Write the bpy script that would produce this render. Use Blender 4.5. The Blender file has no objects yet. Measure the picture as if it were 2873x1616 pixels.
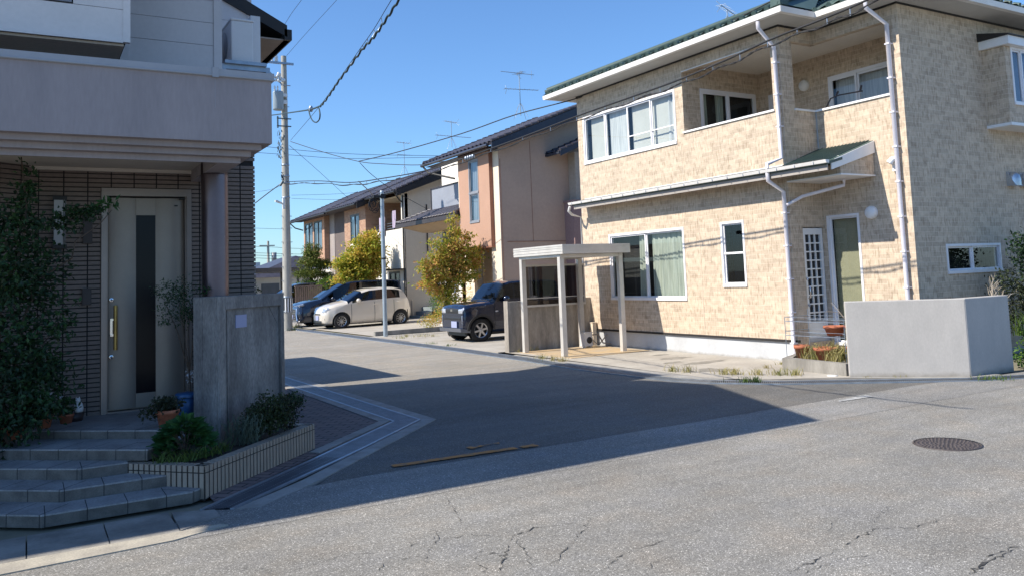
import bpy, math, random
from math import sin, cos, pi, radians, sqrt, atan2
from mathutils import Vector, Matrix, noise
R = random.Random(7)
scene = bpy.context.scene
COL = scene.collection

# ------------------------------------------------------------------ camera
FPX, PPY, YAW, PITCH, ROLL, CAMH = 2296.8, 583.7, 0.53705, 0.08339, -0.03836, 1.75
_fw = Vector((sin(YAW)*cos(PITCH), cos(YAW)*cos(PITCH), sin(PITCH)))
_r0 = Vector((cos(YAW), -sin(YAW), 0)); _u0 = _r0.cross(_fw)
_rt = _r0*cos(ROLL) + _u0*sin(ROLL); _up = -_r0*sin(ROLL) + _u0*cos(ROLL)
CAM = Vector((0, 0, CAMH))
cam_d = bpy.data.cameras.new('camera'); cam = bpy.data.objects.new('camera', cam_d); COL.objects.link(cam)
m = Matrix.Identity(4)
for i in range(3):
    m[i][0] = _rt[i]; m[i][1] = _up[i]; m[i][2] = -_fw[i]; m[i][3] = CAM[i]
cam.matrix_world = m
cam_d.sensor_fit = 'HORIZONTAL'; cam_d.sensor_width = 36; cam_d.lens = FPX/2873*36
cam_d.shift_y = -(808-PPY)/2873; cam_d.clip_end = 2000; cam_d.clip_start = 0.05
scene.camera = cam

# ------------------------------------------------------------------ sky, sun, exposure
SUNV = Vector((-1, 0.2, 0.95)).normalized()
w = bpy.data.worlds.new('World'); scene.world = w; w.use_nodes = True
nt = w.node_tree; bg = nt.nodes['Background']
sky = nt.nodes.new('ShaderNodeTexSky'); sky.sky_type = 'NISHITA'; sky.sun_disc = False
sky.sun_elevation = math.asin(SUNV.z); sky.sun_rotation = atan2(SUNV.x, SUNV.y)
sky.air_density = 1.0; sky.dust_density = 0.4; sky.ozone_density = 2.2; sky.altitude = 0
tintn = nt.nodes.new('ShaderNodeMix'); tintn.data_type = 'RGBA'; tintn.blend_type = 'MULTIPLY'; tintn.inputs[0].default_value = 1.0
tintn.inputs[7].default_value = (.75, 1.03, 1.33, 1); nt.links.new(sky.outputs[0], tintn.inputs[6]); nt.links.new(tintn.outputs[2], bg.inputs[0])
bg.inputs[1].default_value = 0.10
sd = bpy.data.lights.new('sun', 'SUN'); sun = bpy.data.objects.new('sun', sd); COL.objects.link(sun)
sd.energy = 5.0; sd.angle = radians(0.5); sd.color = (1.0, 0.92, 0.79)
sun.rotation_euler = SUNV.to_track_quat('Z', 'Y').to_euler(); sun.location = (-20, 5, 20)
vs = scene.view_settings; vs.view_transform = 'Standard'; vs.look = 'None'; vs.gamma = 1; vs.exposure = 0.58

# ------------------------------------------------------------------ helpers
def ray(x, y):                       # picture position (2576 wide) -> world direction, used to read real positions on known planes
    k = 2873/2576; x *= k; y *= k
    return _fw + _rt*((x-1436.5)/FPX) - _up*((y-PPY)/FPX)
def on_y(x, y, Y): d = ray(x, y); return CAM + d*(Y/d.y)
def on_x(x, y, X): d = ray(x, y); return CAM + d*(X/d.x)
def on_plane(x, y, p, n): d = ray(x, y); return CAM + d*((Vector(p)-CAM).dot(n)/d.dot(n))

class MB:
    def __init__(s): s.v = []; s.f = []; s.m = []; s.sm = []
    def add(s, vs_, fs, mi=0, smooth=False):
        o = len(s.v); s.v += [tuple(v) for v in vs_]
        for f in fs: s.f.append([i+o for i in f]); s.m.append(mi); s.sm.append(smooth)
        return s
    def box(s, x0, y0, z0, x1, y1, z1, mi=0):
        return s.add([(x0,y0,z0),(x1,y0,z0),(x1,y1,z0),(x0,y1,z0),(x0,y0,z1),(x1,y0,z1),(x1,y1,z1),(x0,y1,z1)],
                     [(3,2,1,0),(4,5,6,7),(0,1,5,4),(1,2,6,5),(2,3,7,6),(3,0,4,7)], mi)
    def hexa(s, b, t, mi=0):          # bottom polygon, top polygon
        n = len(b); vs_ = [tuple(p) for p in b]+[tuple(p) for p in t]
        fs = [tuple(range(n-1,-1,-1)), tuple(range(n,2*n))]+[(i,(i+1)%n,n+(i+1)%n,n+i) for i in range(n)]
        return s.add(vs_, fs, mi)
    def slab(s, poly, z0, z1, mi=0): return s.hexa([(x,y,z0) for x,y in poly], [(x,y,z1) for x,y in poly], mi)
    def poly(s, pts, mi=0): return s.add(pts, [tuple(range(len(pts)))], mi)
    def frame(s, P, U, V, N, u0, u1, v0, v1, n0, n1, mi=0):   # box in a local frame
        P = Vector(P); U = Vector(U); V = Vector(V); N = Vector(N)
        q = lambda u, v, n: P+U*u+V*v+N*n
        return s.add([q(u0,v0,n0),q(u1,v0,n0),q(u1,v1,n0),q(u0,v1,n0),q(u0,v0,n1),q(u1,v0,n1),q(u1,v1,n1),q(u0,v1,n1)],
                     [(3,2,1,0),(4,5,6,7),(0,1,5,4),(1,2,6,5),(2,3,7,6),(3,0,4,7)], mi)
    def tube(s, pts, r, n=6, mi=0, cap=True):
        pts = [Vector(p) for p in pts]; rs = r if isinstance(r, (list, tuple)) else [r]*len(pts)
        o = len(s.v); up = None; rings = []
        for i, p in enumerate(pts):
            a = pts[max(i-1, 0)]; b = pts[min(i+1, len(pts)-1)]; d = (b-a)
            d = d.normalized() if d.length > 1e-9 else Vector((0,0,1))
            if up is None: up = Vector((0,0,1)) if abs(d.z) < .9 else Vector((1,0,0))
            x = d.cross(up)
            if x.length < 1e-6: x = d.cross(Vector((0,1,0)))
            x.normalize(); y = x.cross(d).normalized(); up = y
            rings.append([p+(x*cos(2*pi*k/n)+y*sin(2*pi*k/n))*rs[i] for k in range(n)])
        vs_ = [q for rg in rings for q in rg]; fs = []
        for i in range(len(pts)-1):
            for k in range(n):
                a = i*n+k; b = i*n+(k+1) % n; fs.append((a, b, b+n, a+n))
        s.add(vs_, fs, mi, True)
        if cap: s.add(rings[0], [tuple(range(n-1,-1,-1))], mi); s.add(rings[-1], [tuple(range(n))], mi)
        return s
    def lathe(s, c, prof, n=16, mi=0, axis='Z'):
        vs_ = []; c = Vector(c)
        for r_, h in prof:
            for k in range(n):
                a = 2*pi*k/n
                if axis == 'Z': vs_.append(c+Vector((r_*cos(a), r_*sin(a), h)))
                elif axis == 'Y': vs_.append(c+Vector((r_*cos(a), h, r_*sin(a))))
                else: vs_.append(c+Vector((h, r_*cos(a), r_*sin(a))))
        fs = [(i*n+k, i*n+(k+1) % n, (i+1)*n+(k+1) % n, (i+1)*n+k) for i in range(len(prof)-1) for k in range(n)]
        return s.add(vs_, fs, mi, True)
    def build(s, name, mats, parent=None, origin=None, bevel=0):
        me = bpy.data.meshes.new(name)
        if origin is None:
            origin = ROOT.get(parent.name, (0,0,0)) if parent else (0,0,0)
        ox, oy, oz = origin
        me.from_pydata([(x-ox, y-oy, z-oz) for x, y, z in s.v], [], s.f)
        for mt in (mats if isinstance(mats, (list, tuple)) else [mats]): me.materials.append(mt)
        me.polygons.foreach_set('material_index', s.m); me.polygons.foreach_set('use_smooth', s.sm)
        me.validate(); me.update()
        o = bpy.data.objects.new(name, me); COL.objects.link(o)
        if parent: o.parent = parent; ROOT[o.name] = tuple(origin)
        else: o.location = origin; ROOT[o.name] = tuple(origin)
        if bevel:
            b = o.modifiers.new('bevel', 'BEVEL'); b.width = bevel; b.segments = 2; b.limit_method = 'ANGLE'
        return o
ROOT = {}
def tag(o, label, cat, group=None, kind=None):
    if label: o['label'] = label
    if cat: o['category'] = cat
    if group: o['group'] = group
    if kind: o['kind'] = kind
    return o
def thing(name, label, cat, loc, group=None):
    o = bpy.data.objects.new(name, None); COL.objects.link(o); o.location = loc; o.empty_display_size = .2
    ROOT[o.name] = tuple(loc)
    return tag(o, label, cat, group)
def solo(name, mb, mats, label, cat, loc, group=None, bevel=0):
    return tag(mb.build(name, mats, None, loc, bevel), label, cat, group)
def struct(name, mb, mats):
    o = mb.build(name, mats); o['kind'] = 'structure'; return o
def copy_tree(o, parent=None):
    c = o.copy(); COL.objects.link(c)
    if parent: c.parent = parent
    for ch in list(o.children): copy_tree(ch, c)
    return c

# ------------------------------------------------------------------ materials
def new_mat(name):
    mt = bpy.data.materials.new(name); mt.use_nodes = True
    return mt, mt.node_tree, mt.node_tree.nodes['Principled BSDF']
def pos_vec(nt, scale=(1,1,1)):
    g = nt.nodes.new('ShaderNodeNewGeometry'); mp = nt.nodes.new('ShaderNodeMapping'); mp.inputs['Scale'].default_value = scale
    nt.links.new(g.outputs['Position'], mp.inputs['Vector']); return mp.outputs[0]
def ramp(nt, src, stops, interp='LINEAR'):
    r = nt.nodes.new('ShaderNodeValToRGB'); r.color_ramp.interpolation = interp
    e = r.color_ramp.elements
    while len(e) < len(stops): e.new(.5)
    for k, (p, c) in enumerate(stops):
        e[k].position = p; e[k].color = (c[0], c[1], c[2], 1) if isinstance(c, (tuple, list)) else (c, c, c, 1)
    nt.links.new(src, r.inputs[0]); return r.outputs[0]
def noise_n(nt, vec, scale, detail=4, rough=.55):
    n = nt.nodes.new('ShaderNodeTexNoise'); n.inputs['Scale'].default_value = scale; n.inputs['Detail'].default_value = detail
    n.inputs['Roughness'].default_value = rough; nt.links.new(vec, n.inputs['Vector']); return n.outputs[0]
def mixc(nt, fac, a, b, mode='MIX'):
    mx = nt.nodes.new('ShaderNodeMix'); mx.data_type = 'RGBA'; mx.blend_type = mode; ins = mx.inputs
    for k, v in ((0, fac), (6, a), (7, b)):
        sock = ins[k]
        if hasattr(v, 'links'): nt.links.new(v, sock)
        elif isinstance(v, (int, float)): sock.default_value = v if k == 0 else (v,v,v,1)
        else: sock.default_value = (v[0], v[1], v[2], 1)
    return mx.outputs[2]
def bump(nt, bs, h, strength=.3, dist=.01):
    b = nt.nodes.new('ShaderNodeBump'); b.inputs['Strength'].default_value = strength; b.inputs['Distance'].default_value = dist
    nt.links.new(h, b.inputs['Height']); nt.links.new(b.outputs[0], bs.inputs['Normal'])
def M(name, c1, c2=None, scale=3, rough=.7, metal=0, bmp=0, bscale=60, bdist=.003, stretch=(1,1,1), spec=.5, lo=.35, hi=.65, coat=0, fine=.12):
    mt, nt, bs = new_mat(name); bs.inputs['Roughness'].default_value = rough; bs.inputs['Metallic'].default_value = metal
    bs.inputs['Specular IOR Level'].default_value = spec
    if coat: bs.inputs['Coat Weight'].default_value = coat; bs.inputs['Coat Roughness'].default_value = .05
    c2 = c2 or tuple(c*.82 for c in c1)
    v = pos_vec(nt, stretch)
    c = ramp(nt, noise_n(nt, v, scale, 5), [(lo, c1), (hi, c2)])
    if fine:
        f = ramp(nt, noise_n(nt, v, scale*14, 3), [(.3, 1-fine), (.7, 1+fine*.4)])
        c = mixc(nt, 1.0, c, f, 'MULTIPLY')
    nt.links.new(c, bs.inputs['Base Color'])
    if bmp: bump(nt, bs, noise_n(nt, pos_vec(nt), bscale, 4), bmp, bdist)
    return mt

def asphalt(name, dark, mid, light, stone=110, far=None):
    mt, nt, bs = new_mat(name); bs.inputs['Roughness'].default_value = .85; bs.inputs['Specular IOR Level'].default_value = .3
    v = pos_vec(nt)
    vo = nt.nodes.new('ShaderNodeTexVoronoi'); vo.inputs['Scale'].default_value = stone; nt.links.new(v, vo.inputs['Vector'])
    sep = nt.nodes.new('ShaderNodeSeparateColor'); nt.links.new(vo.outputs['Color'], sep.inputs[0])
    st = ramp(nt, sep.outputs[0], [(.0, dark), (.22, mid), (.78, tuple((a+b)/2 for a, b in zip(mid, light))), (.93, light), (1.0, tuple(min(1, c*1.9) for c in light))])
    ed = ramp(nt, vo.outputs['Distance'], [(.3, 1.04), (.7, .72)])
    c = mixc(nt, 1.0, st, ed, 'MULTIPLY')
    big = ramp(nt, noise_n(nt, v, .55, 6, .6), [(.3, .84), (.7, 1.14)])
    c = mixc(nt, 1.0, c, big, 'MULTIPLY')
    hue = ramp(nt, noise_n(nt, v, 1.7, 5, .6), [(.3, (.97,.985,1.03)), (.5, (1,1,1)), (.7, (1.05,1.0,.95))])
    c = mixc(nt, 1.0, c, hue, 'MULTIPLY')
    pat = ramp(nt, noise_n(nt, pos_vec(nt, (.25, 1.6, 1)), 2.2, 4, .6), [(.35, .9), (.65, 1.06)])
    c = mixc(nt, 1.0, c, pat, 'MULTIPLY')
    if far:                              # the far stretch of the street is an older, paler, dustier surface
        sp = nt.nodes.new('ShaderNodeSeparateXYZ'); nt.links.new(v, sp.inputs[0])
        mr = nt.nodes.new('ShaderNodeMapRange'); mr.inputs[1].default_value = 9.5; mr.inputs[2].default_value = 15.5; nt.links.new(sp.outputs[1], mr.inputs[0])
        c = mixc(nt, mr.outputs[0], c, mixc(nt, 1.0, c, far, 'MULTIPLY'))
    nt.links.new(c, bs.inputs['Base Color'])
    bump(nt, bs, vo.outputs['Distance'], .5, .004)
    return mt
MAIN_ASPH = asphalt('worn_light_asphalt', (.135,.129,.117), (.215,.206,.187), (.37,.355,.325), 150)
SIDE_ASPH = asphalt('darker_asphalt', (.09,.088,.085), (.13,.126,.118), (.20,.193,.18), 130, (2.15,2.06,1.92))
STRIP_ASPH = asphalt('trench_patch', (.15,.15,.145), (.235,.228,.215), (.33,.32,.30), 120)
CONC = M('pavement_concrete', (.42,.39,.34), (.33,.30,.26), 1.3, .85, bmp=.25, bscale=90)
CONC_D = M('weathered_concrete', (.30,.285,.26), (.17,.16,.145), 1.8, .9, bmp=.3, bscale=60, stretch=(1.6,1.6,.45))
CONC_PILLAR = M('aged_cast_concrete', (.29,.275,.26), (.155,.145,.14), 3.2, .85, bmp=.6, bscale=70, stretch=(1.6,1.6,.5), fine=.34)
CONC_L = M('gutter_concrete', (.34,.33,.31), (.24,.23,.215), 4, .9, bmp=.3, bscale=80)
STUCCO_W = M('pale_stucco', (.445,.425,.405), (.405,.388,.372), 2.6, .85, bmp=.35, bscale=110, fine=.07, stretch=(1.5,1.5,.7))
FOUND = M('foundation_render', (.50,.52,.55), (.42,.43,.45), 1.6, .8, fine=.06)
GROUND = M('bare_ground', (.24,.21,.16), (.15,.15,.10), .5, .95, bmp=.3, bscale=20)
GRATEM = M('drain_grating_steel', (.19,.215,.25), (.12,.14,.17), 8, .5, metal=.4, fine=.15)
GALV = M('galvanised_steel', (.36,.42,.50), (.26,.31,.38), 8, .42, metal=.75, fine=.1)
GRATE_D = M('drain_shadow', (.03,.033,.04), (.02,.02,.025), 8, .9)
STEP_TILE = M('grey_step_tile', (.34,.335,.335), (.22,.215,.215), 4, .6, bmp=.25, bscale=120, fine=.25)  # treads painted lighter, as the open sky would light them
STEP_SIDE = M('step_riser_tile', (.165,.150,.132), (.09,.082,.073), 6, .75, bmp=.2, bscale=90, fine=.2)  # risers browner, and painted darker for their shade
GROUT = M('dark_grout', (.035,.034,.036), (.025,.024,.025), 10, .95)
TILE_W = M('grey_brown_wall_tile', (.215,.168,.145), (.17,.134,.118), 9, .6, stretch=(3,3,8), fine=.14)
PLANT_TILE = M('beige_planter_tile', (.36,.29,.225), (.29,.235,.185), 20, .6, stretch=(2,2,.3), fine=.12)
MAUVE = M('mauve_grey_render', (.345,.302,.305), (.30,.265,.27), 1.3, .9, bmp=.4, bscale=160, fine=.07, stretch=(2.2,2.2,.45))
BEIGE_TRIM = M('beige_soffit', (.34,.29,.25), (.30,.26,.225), 3, .85, fine=.05)
WHITE_PAINT = M('white_paint', (.80,.80,.80), (.74,.74,.74), 3, .45, fine=.03)
ALU_W = M('white_window_frame', (.78,.77,.80), (.70,.70,.73), 3, .35, fine=.03)
ALU_G = M('grey_window_frame', (.25,.26,.29), (.21,.22,.25), 3, .4, fine=.03)
ALU_D = M('dark_window_frame', (.06,.06,.065), (.05,.05,.055), 3, .4)
SHELT = M('shelter_aluminium', (.62,.59,.55), (.54,.51,.475), 4, .4, metal=.25, fine=.03)
PVC = M('white_downpipe', (.72,.70,.76), (.64,.62,.68), 3, .4, fine=.04)
GUT_W = M('white_gutter', (.78,.77,.75), (.70,.68,.66), 3, .45, fine=.04)
BLACK_T = M('black_trim', (.022,.019,.019), (.015,.014,.015), 4, .6)
DARKBROWN = M('dark_brown_metal', (.045,.033,.033), (.03,.024,.025), 4, .5)
INTERIOR = M('dim_interior', (.035,.037,.04), (.02,.02,.022), 1.2, .9)
CURT_G = M('green_curtain', (.52,.56,.50), (.34,.38,.33), 7, .85, stretch=(5,5,.25), fine=.1)
CURT_W = M('white_curtain', (.72,.73,.74), (.5,.52,.55), 6, .9, stretch=(5,5,.25), fine=.1)
BLIND = M('pale_blind', (.62,.62,.60), (.56,.56,.54), 2, .9, fine=.04)
TERRA = M('terracotta', (.45,.15,.075), (.34,.11,.06), 9, .8, fine=.15)
POLE_C = M('pole_concrete', (.40,.39,.36), (.31,.30,.27), 2.5, .85, fine=.12, stretch=(1,1,.4))
POLE_G = M('pole_galvanised', (.42,.48,.54), (.34,.40,.45), 3, .35, metal=.5, fine=.06)
WIRE = M('black_cable', (.018,.018,.02), (.012,.012,.014), 5, .6)
WIRE_T = M('green_black_cable', (.02,.05,.06), (.015,.03,.035), 5, .6)
PORC = M('white_porcelain', (.75,.75,.75), (.68,.68,.68), 5, .25)
RUBBER = M('tyre_rubber', (.018,.018,.019), (.012,.012,.013), 9, .8)
RIM = M('alloy_rim', (.55,.55,.56), (.45,.45,.46), 9, .28, metal=.8, fine=0)
CHROME = M('chrome', (.8,.8,.82), (.75,.75,.78), 9, .12, metal=1, fine=0)
PLASTIC_B = M('black_plastic', (.02,.02,.022), (.015,.015,.016), 9, .5)
PLATE = M('pale_plate', (.30,.33,.50), (.30,.33,.50), 1, .6, fine=0)
LENS = M('headlight_lens', (.62,.66,.74), (.25,.27,.32), 22, .08, metal=.25, coat=1, fine=0)
LENS_D = M('dark_headlight_lens', (.22,.25,.32), (.05,.055,.07), 26, .08, metal=.25, coat=1, fine=0)
BRONZE = M('bronze_column_metal', (.16,.125,.14), (.14,.11,.125), 2, .33, metal=.85, fine=.05)
DOOR_M = M('champagne_door_metal', (.30,.262,.225), (.27,.235,.205), 2, .42, metal=.35, fine=.03)
DOOR_F = M('door_frame_metal', (.30,.255,.235), (.27,.23,.21), 2, .4, metal=.6, fine=.03)
BRASS = M('brass_handle', (.48,.34,.12), (.38,.26,.09), 6, .38, metal=.9, fine=.05)
WOOD_F = M('weathered_fence_wood', (.27,.20,.16), (.12,.09,.075), 9, .85, stretch=(6,6,.3), fine=.2)
BARK = M('bark', (.12,.085,.06), (.06,.045,.035), 14, .9, stretch=(1,1,.3), fine=.3)
STEM_Y = M('yellow_stem', (.30,.26,.12), (.22,.19,.08), 14, .9)
TWIG = M('dead_twig', (.42,.37,.31), (.30,.26,.21), 14, .9)
BLUE_P = M('blue_plastic', (.02,.09,.22), (.015,.07,.18), 4, .4, fine=.05)
ORANGE_L = M('worn_orange_paint', (.50,.20,.045), (.30,.17,.09), 16, .8, lo=.48, hi=.62, fine=.2)
WHITE_L = M('worn_white_paint', (.42,.42,.41), (.25,.25,.24), 16, .8, lo=.45, hi=.6, fine=.2)
CRACKM = M('crack_dark', (.035,.034,.033), (.07,.068,.065), 30, .95)
AC_W = M('ac_casing', (.66,.67,.69), (.60,.61,.63), 2, .5, fine=.03)
GREENT = M('green_roof', (.062,.105,.095), (.045,.08,.072), 6, .55, fine=.15)
STAIN = M('damp_concrete', (.20,.185,.16), (.27,.25,.215), 3, .7, fine=.15)
OCHRE_CONC = M('ochre_concrete', (.50,.36,.20), (.42,.34,.25), 2.2, .8, fine=.1)
MANH = M('cast_iron_cover', (.10,.085,.085), (.065,.055,.055), 18, .6, metal=.35, bmp=.4, bscale=40)
TILE_ROOF = M('charcoal_roof_tile', (.075,.07,.085), (.045,.042,.055), 3, .42, fine=.25)
BARGE = M('navy_barge_board', (.03,.038,.06), (.025,.03,.048), 3, .5)
PINK = M('pinkish_brown_render', (.54,.385,.29), (.48,.345,.262), .8, .9, fine=.05)
CREAM = M('cream_render', (.70,.60,.48), (.64,.55,.44), 1.0, .9, fine=.05)
SALMON = M('salmon_render', (.42,.255,.185), (.39,.238,.172), 1.2, .9, fine=.05)
WHITE_R = M('white_render', (.74,.70,.64), (.68,.64,.58), 1.2, .9, fine=.05)
GREY_PANEL = M('grey_balcony_panel', (.26,.28,.33), (.23,.25,.30), 1, .6, fine=.03)
UMBER = M('umber_render', (.30,.14,.09), (.26,.12,.08), 2, .9, fine=.08)
PALE_SID = M('pale_siding_board', (.80,.75,.74), (.74,.70,.69), 1.5, .7, fine=.04)
GREY_SID = M('cool_grey_siding_board', (.62,.60,.62), (.57,.555,.575), 1.5, .7, fine=.04)
LAV = M('lavender_towel', (.45,.38,.50), (.38,.32,.43), 5, .9)
RED_T = M('hanging_cloth_dark', (.03,.03,.05), (.02,.02,.03), 5, .9)

def add_grime(mt, z0, z1, col):          # splashed dirt with a ragged upper edge
    nt = mt.node_tree; bs = nt.nodes['Principled BSDF']; src = bs.inputs['Base Color'].links[0].from_socket
    v = pos_vec(nt); sp = nt.nodes.new('ShaderNodeSeparateXYZ'); nt.links.new(v, sp.inputs[0])
    ad = nt.nodes.new('ShaderNodeMath'); ad.operation = 'MULTIPLY_ADD'; ad.inputs[1].default_value = (z1-z0)*1.4; nt.links.new(noise_n(nt, v, 9, 5, .65), ad.inputs[0])
    ad2 = nt.nodes.new('ShaderNodeMath'); ad2.operation = 'SUBTRACT'; nt.links.new(sp.outputs[2], ad2.inputs[0]); nt.links.new(ad.outputs[0], ad2.inputs[1]); ad.inputs[2].default_value = -(z1-z0)*.7
    mr = nt.nodes.new('ShaderNodeMapRange'); mr.inputs[1].default_value = z0; mr.inputs[2].default_value = z1; mr.inputs[3].default_value = .75; mr.inputs[4].default_value = 0; nt.links.new(ad2.outputs[0], mr.inputs[0])
    nt.links.new(mixc(nt, mr.outputs[0], src, col), bs.inputs['Base Color'])
add_grime(STUCCO_W, .0, .09, (.20,.18,.15)); add_grime(FOUND, .0, .07, (.22,.20,.17)); add_grime(CONC_PILLAR, .2, .5, (.10,.10,.085))

def brickmat(name, c1, c2, mortar, bw, rh, ms, streak=True, offs=.5, plan=False):
    mt, nt, bs = new_mat(name); bs.inputs['Roughness'].default_value = .8; bs.inputs['Specular IOR Level'].default_value = .3
    g = nt.nodes.new('ShaderNodeNewGeometry'); sp = nt.nodes.new('ShaderNodeSeparateXYZ'); nt.links.new(g.outputs['Position'], sp.inputs[0])
    ad = nt.nodes.new('ShaderNodeMath'); ad.operation = 'ADD'; nt.links.new(sp.outputs[0], ad.inputs[0]); nt.links.new(sp.outputs[1], ad.inputs[1])
    cb = nt.nodes.new('ShaderNodeCombineXYZ'); nt.links.new(ad.outputs[0], cb.inputs[0]); nt.links.new(sp.outputs[2], cb.inputs[1])
    if plan:                              # flat paving laid on the diagonal
        mpp = nt.nodes.new('ShaderNodeMapping'); mpp.inputs['Rotation'].default_value = (0, 0, radians(45)); nt.links.new(g.outputs['Position'], mpp.inputs[0]); cb = mpp
    b = nt.nodes.new('ShaderNodeTexBrick'); nt.links.new(cb.outputs[0], b.inputs['Vector'])
    b.inputs['Scale'].default_value = 1; b.inputs['Brick Width'].default_value = bw; b.inputs['Row Height'].default_value = rh
    b.inputs['Mortar Size'].default_value = ms; b.inputs['Mortar Smooth'].default_value = .3; b.inputs['Bias'].default_value = -.1
    b.offset = offs; b.offset_frequency = 2; b.squash = 1
    b.inputs['Color1'].default_value = (*c1, 1); b.inputs['Color2'].default_value = (*c2, 1); b.inputs['Mortar'].default_value = (*mortar, 1)
    c = b.outputs['Color']
    if streak:
        mp = nt.nodes.new('ShaderNodeMapping'); mp.inputs['Scale'].default_value = (26, 6, 1); nt.links.new(cb.outputs[0], mp.inputs[0])
        s1 = ramp(nt, noise_n(nt, mp.outputs[0], 1.0, 5, .6), [(.36, (.66,.61,.57)), (.48, (1,1,1)), (.68, (1.12,1.11,1.10))])
        c = mixc(nt, .8, c, s1, 'MULTIPLY')
        mp2 = nt.nodes.new('ShaderNodeMapping'); mp2.inputs['Scale'].default_value = (7, 12, 1); nt.links.new(cb.outputs[0], mp2.inputs[0])
        s2 = ramp(nt, noise_n(nt, mp2.outputs[0], 1.0, 3), [(.38, (.90,.86,.84)), (.6, (1.06,1.06,1.06))])
        c = mixc(nt, .6, c, s2, 'MULTIPLY')
    nt.links.new(c, bs.inputs['Base Color'])
    inv = nt.nodes.new('ShaderNodeMath'); inv.operation = 'SUBTRACT'; inv.inputs[0].default_value = 1; nt.links.new(b.outputs['Fac'], inv.inputs[1])
    bump(nt, bs, inv.outputs[0], .6, .006)
    return mt
SIDING = brickmat('cream_stone_siding', (.56,.465,.36), (.43,.355,.275), (.65,.56,.45), .20, .086, .004)
BRICK_O = brickmat('orange_brick_tile', (.45,.27,.18), (.38,.22,.15), (.44,.31,.24), .24, .09, .006, False)
BRICK_B = brickmat('brown_brick_tile', (.40,.25,.17), (.30,.17,.12), (.36,.26,.20), .24, .09, .006, False)
PAVER = brickmat('red_grey_pavers', (.20,.15,.14), (.155,.122,.118), (.03,.028,.028), .22, .11, .009, False, plan=True)

def glassmat(name, tint=(.80,.83,.82), fres=1.5, trans=.8):
    mt = bpy.data.materials.new(name); mt.use_nodes = True; nt = mt.node_tree; nt.nodes.clear()
    o = nt.nodes.new('ShaderNodeOutputMaterial'); t = nt.nodes.new('ShaderNodeBsdfTransparent'); t.inputs[0].default_value = (*tint, 1)
    g = nt.nodes.new('ShaderNodeBsdfGlossy'); g.inputs['Roughness'].default_value = .015; g.inputs[0].default_value = (.9,.93,1,1)
    f = nt.nodes.new('ShaderNodeFresnel'); ge = nt.nodes.new('ShaderNodeNewGeometry')
    e1 = nt.nodes.new('ShaderNodeMath'); e1.operation = 'MULTIPLY_ADD'; e1.inputs[1].default_value = -2; e1.inputs[2].default_value = 1; nt.links.new(ge.outputs['Backfacing'], e1.inputs[0])
    e2 = nt.nodes.new('ShaderNodeMath'); e2.operation = 'POWER'; e2.inputs[0].default_value = fres; nt.links.new(e1.outputs[0], e2.inputs[1]); nt.links.new(e2.outputs[0], f.inputs[0]); mx = nt.nodes.new('ShaderNodeMixShader')
    nt.links.new(f.outputs[0], mx.inputs[0]); nt.links.new(t.outputs[0], mx.inputs[1]); nt.links.new(g.outputs[0], mx.inputs[2]); nt.links.new(mx.outputs[0], o.inputs[0])
    return mt
GLASS = glassmat('window_glass'); GLASS_R = glassmat('reflective_glass', (.5,.56,.6), 2.0)
CARGLASS = glassmat('car_glass', (.10,.12,.13), 1.55)
def carpaint(name, c, rough=.3, metal=.2):
    mt, nt, bs = new_mat(name); bs.inputs['Base Color'].default_value = (*c, 1); bs.inputs['Roughness'].default_value = rough
    bs.inputs['Metallic'].default_value = metal; bs.inputs['Coat Weight'].default_value = 1; bs.inputs['Coat Roughness'].default_value = .03
    return mt
PAINT_W = carpaint('pearl_white_car_paint', (.66,.60,.52), .35, .1); PAINT_N = carpaint('navy_car_paint', (.006,.012,.036), .22, .3)
PAINT_B = carpaint('black_blue_car_paint', (.010,.016,.035), .2, .3); PAINT_G = carpaint('charcoal_car_paint', (.03,.032,.04), .3, .3)

def leafmat(name, stops, trans=.35):
    mt, nt, bs = new_mat(name); g = nt.nodes.new('ShaderNodeNewGeometry')
    n = noise_n(nt, pos_vec(nt), 1.6, 3)
    ad = nt.nodes.new('ShaderNodeMath'); ad.operation = 'MULTIPLY_ADD'; ad.inputs[1].default_value = .55; nt.links.new(g.outputs['Random Per Island'], ad.inputs[0])
    ms = nt.nodes.new('ShaderNodeMath'); ms.operation = 'MULTIPLY_ADD'; ms.inputs[1].default_value = 1.5; ms.inputs[2].default_value = -.52
    nt.links.new(n, ms.inputs[0]); nt.links.new(ms.outputs[0], ad.inputs[2])
    c = ramp(nt, ad.outputs[0], stops); nt.links.new(c, bs.inputs['Base Color'])
    bs.inputs['Roughness'].default_value = .55; bs.inputs['Specular IOR Level'].default_value = .35
    t = nt.nodes.new('ShaderNodeBsdfTranslucent'); nt.links.new(c, t.inputs[0]); mx = nt.nodes.new('ShaderNodeMixShader'); mx.inputs[0].default_value = trans
    o = nt.nodes['Material Output']; nt.links.new(bs.outputs[0], mx.inputs[1]); nt.links.new(t.outputs[0], mx.inputs[2]); nt.links.new(mx.outputs[0], o.inputs[0])
    return mt
LEAF_DG = leafmat('dark_glossy_leaf', [(0,(.010,.024,.013)), (.5,(.018,.045,.018)), (.85,(.035,.09,.025)), (1,(.09,.05,.03))], .12)
LEAF_AUT = leafmat('autumn_leaf', [(0,(.14,.23,.025)), (.3,(.30,.34,.04)), (.52,(.50,.42,.08)), (.78,(.62,.36,.12)), (1,(.62,.24,.10))], .45)
LEAF_YG = leafmat('yellow_green_leaf', [(0,(.15,.24,.025)), (.3,(.33,.38,.04)), (.6,(.58,.48,.07)), (1,(.62,.34,.09))], .45)
LEAF_PINE = leafmat('pine_needle', [(0,(.05,.09,.015)), (.5,(.14,.18,.03)), (1,(.28,.27,.05))], .2)
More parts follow.
